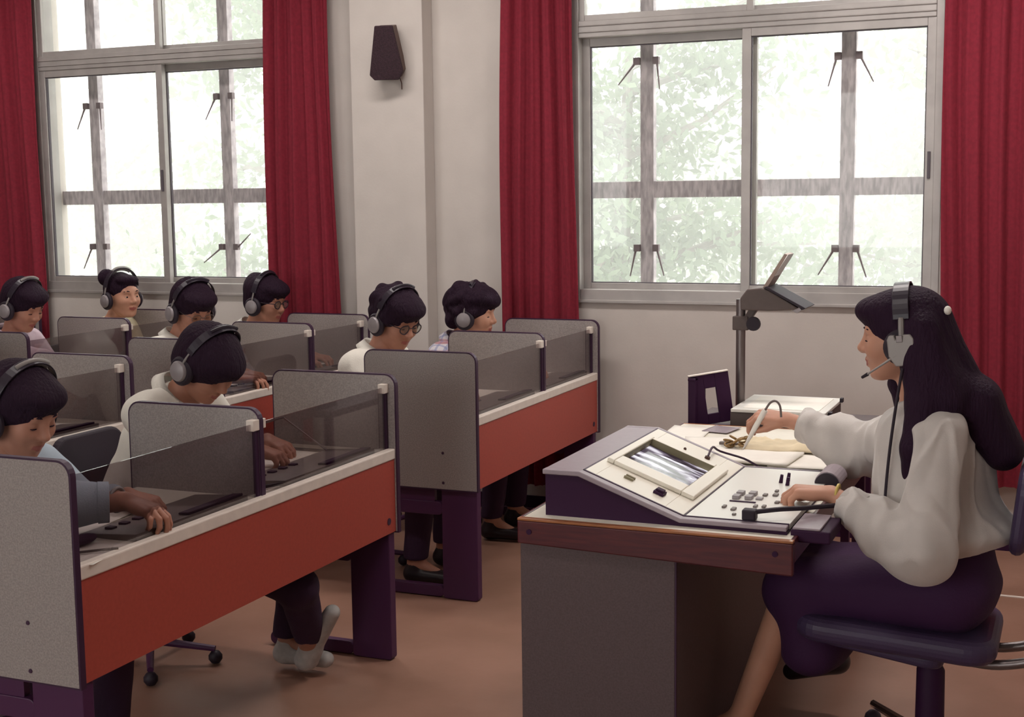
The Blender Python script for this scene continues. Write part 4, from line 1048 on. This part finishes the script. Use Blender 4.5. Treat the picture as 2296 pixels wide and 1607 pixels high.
for k, (x, y, hg, sp, nl, lb, sd, m, ln) in enumerate((
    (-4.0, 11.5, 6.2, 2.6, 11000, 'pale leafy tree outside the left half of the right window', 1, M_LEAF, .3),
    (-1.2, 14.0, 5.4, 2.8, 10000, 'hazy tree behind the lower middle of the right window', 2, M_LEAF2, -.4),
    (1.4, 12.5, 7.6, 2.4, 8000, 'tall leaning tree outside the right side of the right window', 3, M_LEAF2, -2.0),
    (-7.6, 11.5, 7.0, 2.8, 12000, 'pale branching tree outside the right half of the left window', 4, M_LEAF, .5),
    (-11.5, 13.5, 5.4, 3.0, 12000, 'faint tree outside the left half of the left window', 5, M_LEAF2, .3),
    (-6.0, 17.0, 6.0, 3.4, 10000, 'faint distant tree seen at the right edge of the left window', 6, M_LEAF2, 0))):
    tree(x, y, hg, sp, nl, lb, sd, m, lean=ln)

# haze volume added to whiten the trees, starting beyond the window bars
mh = bpy.data.materials.new('mist'); mh.use_nodes = True; nt = mh.node_tree; nt.nodes.remove(nt.nodes['Principled BSDF'])
vs_ = nt.nodes.new('ShaderNodeVolumeScatter'); vs_.inputs['Color'].default_value = (1, 1, .98, 1); vs_.inputs['Density'].default_value = .072; vs_.inputs['Anisotropy'].default_value = 0
nt.links.new(vs_.outputs[0], nt.nodes['Material Output'].inputs['Volume'])
o = struct(MB().box(-45, 35, WY + 1.4, 50, -3.0, 30).build('mist', mh))
o['kind'] = 'stuff'; o['label'] = 'thin white mist added to pale the trees outside the windows'; o['category'] = 'mist'
SC.cycles.volume_bounces = 6

# ------------------------------------------------------------------ students, facing +X
def student(label, head, cup_label, pitch=22, yaw=0, roll=0, shirt=None, hair=BOY, skin=None, sleeves=(.35, .35), wrists=None, hands=None, elbows=None,
            glasses=None, fem=False, chair=True, build=1.0, seed=3, collar=True, eyes=.35, nbo=(.088, .142), pale=False, **kw):
    hx, hy, hz = head
    nb = V(hx - nbo[0], hy, hz - nbo[1])
    sh = [V(nb.x - .015, hy + .165 * build, nb.z - .048), V(nb.x - .015, hy - .165 * build, nb.z - .048)]
    chest = V(nb.x - .06, hy, nb.z - .17); pel = V(nb.x - .17, hy, .545)
    el = [Vector(e) if e else V(sh[i].x + .13, sh[i].y + (.05, -.05)[i], max(.70, sh[i].z - .22)) for i, e in enumerate(elbows or (None, None))]
    wr = [Vector(e) if e else V(el[i].x + .20, hy + (.09, -.09)[i], .790) for i, e in enumerate(wrists or (None, None))]
    hands = hands or [{'d': (1, -.25, -.05), 't': (0, -1, 0)}, {'d': (1, .25, -.05), 't': (0, 1, 0)}]
    kn = [V(pel.x + .44, hy + s * .13, .50) for s in (1, -1)]; an = [V(pel.x + .40, hy + s * .14, .085) for s in (1, -1)]
    S = dict(label=label, head=head, pitch=pitch, yaw=yaw, roll=roll, pelvis=pel, chest=chest, neck=nb, shoulders=sh, elbows=el, wrists=wr, hands=hands,
             knees=kn, ankles=an, skin=skin or M_SKINB, shirt=shirt or M_SHIRTW, hair=hair, sleeves=sleeves, fem=fem, build=build, seed=seed, collar=collar, eyes=eyes, group='students at the booths')
    S.update(kw)
    root, H, tips = person(S)
    headphones(H @ Matrix.Translation((0, 0, .004)), cup_label, pale=pale)
    if glasses: eyeglasses(H, glasses[0], glasses[1])
    if chair:
        c = dup(CH) if student.used else CH
        student.used = True
        c.location = (pel.x + .01, hy, 0); c['label'] = chair
    return root, H, tips
student.used = False
BOWL = [('e', (-.012, 0, .040), (.120, .105, .105)), ('e', (-.035, 0, -.010), (.092, .098, .078)), ('e', (.045, 0, .055), (.075, .088, .055)),
        ('-e', (.140, 0, -.045), (.078, .080, .080)), ('-e', (.055, 0, -.120), (.075, .10, .055))]
SHAG = BOY + [('e', (.055, 0, .082), (.062, .076, .036)), ('e', (-.075, 0, -.02), (.05, .07, .06)), ('e', (.02, 0, .11), (.07, .065, .03))]
CURL = BOY + [('e', (-.07, .03, .02), (.055, .05, .06)), ('e', (-.09, -.02, -.03), (.04, .06, .05)), ('e', (.04, 0, .105), (.05, .06, .035)), ('e', (.0, -.05, .09), (.06, .045, .05)), ('e', (.078, -.012, .082), (.03, .05, .022))]
BUN = [('e', (-.022, 0, .046), (.104, .084, .088)), ('e', (-.05, 0, .0), (.062, .070, .060)), ('e', (-.146, 0, .092), (.044, .050, .048)),
       ('-e', (.120, 0, -.01), (.082, .075, .092)), ('-e', (.045, 0, -.115), (.06, .09, .06)), ('e', (.045, 0, .098), (.05, .066, .028))]
SHAG = curls(SHAG, 34, 3, .015, .024, -.004); CURL = curls(CURL, 95, 8, .012, .021, .004)
LEFTY = BOY + [('e', (-.085, 0, .075), (.052, .060, .065)), ('e', (.072, 0, .078), (.045, .068, .030)), ('-l', (-.012, .07, .143), (-.012, -.07, .143), .014, .014)]

# nearest bench, booth 1: blue shirt, arm stretched over the tape deck
rootA, HA, _ = student('person in a pale blue shirt in the nearest booth, arm stretched over the tape deck', (-2.685, 2.86, 1.025),
    'grey headphones on the blue-shirted person at the left edge', pitch=26, yaw=-4, pale=True, shirt=M_BLUE, skin=M_SKINB, sleeves=(.80, .88),
    hair=BOY, elbows=(None, (-2.44, 2.66, .83)), wrists=((-2.44, 2.99, .785), (-2.285, 2.79, .825)),
    hands=[{'d': (.9, .1, -.15), 't': (0, -1, 0), 'curl': (30, 40, 30)}, {'d': (.95, .10, -.25), 't': (.1, 1, -.1), 'curl': (28, 40, 30)}], cuffl=.02, sbag=.012,
    chair='dark chair of the blue-shirted person, left edge', seed=4, build=1.05)
tag(MB().tube([V(-2.305, 2.783, .829) + (Vector((.0, math.cos(a_) * .030, math.sin(a_) * .030))) for a_ in [2 * math.pi * i / 20 for i in range(20)]], .0055, 8, closed=True).build('wristwatch', M_SILVER, smooth='all'), 'silver wristwatch on the blue-shirted person wrist', 'watch')
# booth 2: bowl-cut hair, white shirt, looking straight down
student('person with bowl-cut hair in a white shirt, head bent down in the second booth', (-2.668, 3.70, 1.060),
    'black banded headphones on the person with bowl-cut hair', pitch=40, yaw=-10, shirt=M_SHIRTW, skin=M_SKINB, hair=BOWL,
    elbows=(None, (-2.66, 3.46, .80)), nbo=(.125, .100), wrists=((-2.54, 3.85, .79), (-2.455, 3.64, .805)), hands=[{'d': (.9, -.2, -.2), 't': (0, -1, 0)}, {'d': (.95, .25, -.30), 't': (0, 1, 0), 'curl': (35, 45, 30)}],
    chair='dark curved chair back behind the person with bowl-cut hair', seed=7, strands=30, hamp=.003, sleeves=(.4, .4),
    knees=[(-2.42, 3.85, .48), (-2.28, 3.60, .37)], ankles=[(-2.47, 3.83, .10), (-2.34, 3.76, .115)], toes=[(1, 0, -.34), (.55, 0, .8)], trou=M_TROU, shoe=M_SNEAK)
# bench along the wall
student('person with thick black glasses and white shirt, in front of the wall pier', (-2.675, 5.06, 1.090),
    'grey headphones on the person with thick black glasses', pitch=26, yaw=-22, roll=0, shirt=M_SHIRTW, skin=M_SKINB, hair=SHAG, glasses=('thick black-rimmed glasses on the person with the white shirt, nearest row', True),
    chair='dark chair of the person with thick black glasses', seed=9, build=1.08)
student('curly-haired person in a plaid shirt in the booth next to the middle right curtain', (-2.665, 5.83, 1.048),
    'grey headphones on the curly-haired person in plaid', pitch=8, yaw=4, shirt=M_PLAID, skin=M_SKIN, hair=CURL, hamp=.010, strands=12,
    chair='dark chair of the person in the plaid shirt', seed=13, eyes=.4)
# second row
student('dark-haired person in a white shirt looking down, directly behind the bowl-cut head', (-3.855, 5.25, 1.095),
    'grey headphones on the second row person behind the bowl-cut head', pitch=28, yaw=-24, shirt=M_SHIRTW, skin=M_SKINB, hair=BOY, glasses=('thin metal glasses on the second row person behind the bowl-cut head', False),
    chair='dark chair of the second row person behind the bowl-cut head', seed=15, sleeves=(.4, .4), wrists=(None, (-3.56, 5.18, .79)), elbows=(None, (-3.78, 5.08, .80)))
student('person with glasses and tufted hair beside the curtain of the left window', (-3.905, 5.95, 1.075),
    'grey headphones on the second row person by the curtain', pitch=12, yaw=-4, shirt=M_SHIRTW, skin=M_SKINB, hair=LEFTY, glasses=('thin dark glasses on the second row person by the curtain', True),
    chair='dark chair of the second row person by the curtain', seed=17)
# third row
student('woman with a hair bun and cream blouse, under the left window', (-4.865, 6.0, 1.085),
    'pale banded headphones with microphone on the woman with the bun', pale=True, pitch=4, yaw=-16, shirt=M_YEL, skin=M_SKIN, hair=BUN, fem=True, build=.92, chair='dark chair of the woman with the bun', seed=21, eyes=.6, collar=False)
student('person in a pink blouse at the left edge of the third row, head bent down', (-4.905, 5.28, 1.085),
    'pale banded headphones on the person in the pink blouse', pale=True, pitch=26, yaw=-2, shirt=M_PINK, skin=M_SKINB, hair=BOY, fem=True, build=.95, sleeves=(.4, .75),
    elbows=(None, (-4.62, 5.08, .84)), wrists=(None, (-4.42, 5.14, .80)), cuffmat=M_LBLUE, chair='dark chair of the person in the pink blouse', seed=23)

# ------------------------------------------------------------------ the teacher, facing -X
TH = V(-.445, 3.76, 1.205)
Mh = head_matrix(TH, 180, 6, 0)
LONG = [('e', (-.022, 0, .048), (.112, .094, .096)), ('e', (.035, 0, .082), (.070, .074, .048)), ('e', (.075, 0, .088), (.040, .058, .030)), ('e', (-.06, 0, -.01), (.085, .095, .085)),
        ('-e', (.130, 0, -.035), (.078, .074, .094)),
        ('l', (-.055, .055, .02), (-.095, .085, -.16), .062, .075), ('l', (-.055, -.055, .02), (-.095, -.085, -.16), .062, .075), ('l', (-.06, 0, .02), (-.12, 0, -.16), .08, .09),
        ('l', (-.095, .06, -.14), (-.175, .03, -.19), .075, .07), ('l', (-.175, .03, -.19), (-.235, .03, -.31), .072, .052),
        ('l', (-.095, -.06, -.14), (-.175, -.03, -.19), .07, .07), ('l', (-.175, -.03, -.19), (-.235, -.03, -.31), .07, .052), ('l', (-.17, 0, -.18), (-.235, 0, -.315), .07, .05),
        # the lock that falls over the near shoulder in front
        ('l', (-.035, .085, -.02), (-.055, .128, -.16), .034, .044), ('l', (-.055, .128, -.16), (-.030, .170, -.27), .044, .034), ('l', (-.030, .170, -.27), (-.010, .168, -.345), .034, .018),
        ('l', (-.03, -.08, -.02), (-.03, -.11, -.17), .035, .03), ('l', (.005, -.078, -.04), (.030, -.080, -.13), .020, .026), ('l', (.030, -.080, -.13), (.028, -.085, -.20), .026, .018)]
TE = dict(label='woman with long black hair in a loose pale blouse seated at the console', head=TH, yaw=180, pitch=6, face=-1,
    pelvis=V(-.30, 3.78, .555), chest=V(-.325, 3.78, .865), neck=V(-.385, 3.77, 1.035),
    shoulders=[V(-.325, 3.60, .975), V(-.345, 3.94, .975)], elbows=[V(-.345, 3.46, .705), V(-.57, 4.14, .835)], wrists=[V(-.600, 3.60, .800), V(-.840, 4.195, .895)],
    hands=[{'d': (-.92, -.02, .02), 'pn': (-.1, 0, -1), 't': (0, .95, -.1), 'curl': (38, 42, 30), 'thumb': (.85, .35, .35), 'spread': .7, 'sc': 1.08},
           {'d': (-.95, .0, .10), 'pn': (-.1, .3, -1), 't': (0, -.9, -.25), 'curl': (48, 55, 30), 'thumb': (.8, .35, .45), 'spread': .6, 'sc': 1.05}],
    knees=[V(-.72, 3.70, .50), V(-.72, 3.90, .50)], ankles=[V(-.86, 3.66, .11), V(-.67, 4.08, .215)], toes=[(-1, 0, -.35), (-.8, 0, -.6)],
    skin=M_SKIN, shirt=M_BLOUSE, sleeves=(.90, .90), bag=.018, sbag=.020, wr=.0092, wf=46, wz=.34, shirt_extra=[(V(-.42, 3.69, .83), (.075, .11, .13)), (V(-.43, 3.70, .95), (.045, .08, .06)), (V(-.60, 4.13, .805), (.10, .05, .055)), (V(-.47, 4.05, .86), (.10, .07, .075)), (V(-.30, 3.76, .70), (.17, .19, .06)), (V(-.355, 3.475, .665), (.075, .055, .05))], fem=True, skirt=True, trou=M_SKIRT, hair=LONG, long=True, h=.004, hs=.005,
    hem=V(-.30, 3.78, .645), hemn=(.25, 0, -1), hemr=.235, collar=True, eyes=.4, seed=31, build=.95, hamp=.0028, strands=46, group=None, cuffl=.05)
rootT, HT, tipsT = person(TE)
headphones(HT @ Matrix.Translation((-.004, 0, .010)), 'large headset with square silver cups and microphone boom on the woman teaching', kind='square', mic=1, group=None)
# extra flare of the sleeve and blouse hem hanging by the hip
# headset lead down her front
tag(MB().tube(curve_pts([Mh @ V(-.012, .128, -.065), V(-.44, 3.60, 1.02), V(-.45, 3.575, .90), V(-.455, 3.56, .78), V(-.45, 3.57, .70)]), .004, 8).build('headset_lead', M_CUSH, smooth=True), 'black headset lead hanging down the front of the pale blouse', 'cable')
tag(MB().tube([V(-.585, 3.60, .797) + Vector((.004 * math.sin(a_), math.cos(a_) * .0295, math.sin(a_) * .0285)) for a_ in [2 * math.pi * i / 20 for i in range(20)]], .0045, 8, closed=True).build('bracelet', mat('yellow_band', (.55, .42, .12), .4, metal=.3), smooth='all'), 'yellow metal band on the left wrist of the woman at the console', 'bracelet')
tag(MB().ball(Mh @ V(-.130, .048, .072), (.010, .012, .012), 12).build('hair_clip', M_PAPER, smooth='all'), 'small white hair clip at the back of the long black hair', 'hair clip')
# the pen (white body) and thin cord loop in the raised hand
ft, thb = tipsT[1][0][0], tipsT[1][1]
t = thing('microphone_pen', 'white pen held upright in the raised right hand of the woman', 'pen', tuple((ft + thb) / 2 + V(.01, -.018, .025)))
MB().tube([(-.040, .0, -.075), (-.020, 0, -.038), (.0, 0, .0), (.030, .0, .055)], [.002, .006, .009, .009], 10).build('barrel', M_PAPER, t, smooth=True)
MB().tube(curve_pts([(.030, 0, .055), (.045, 0, .078), (.062, 0, .085), (.076, 0, .070), (.080, 0, .035)]), .0035, 8).build('cord_loop', M_DECK, t, smooth=True)
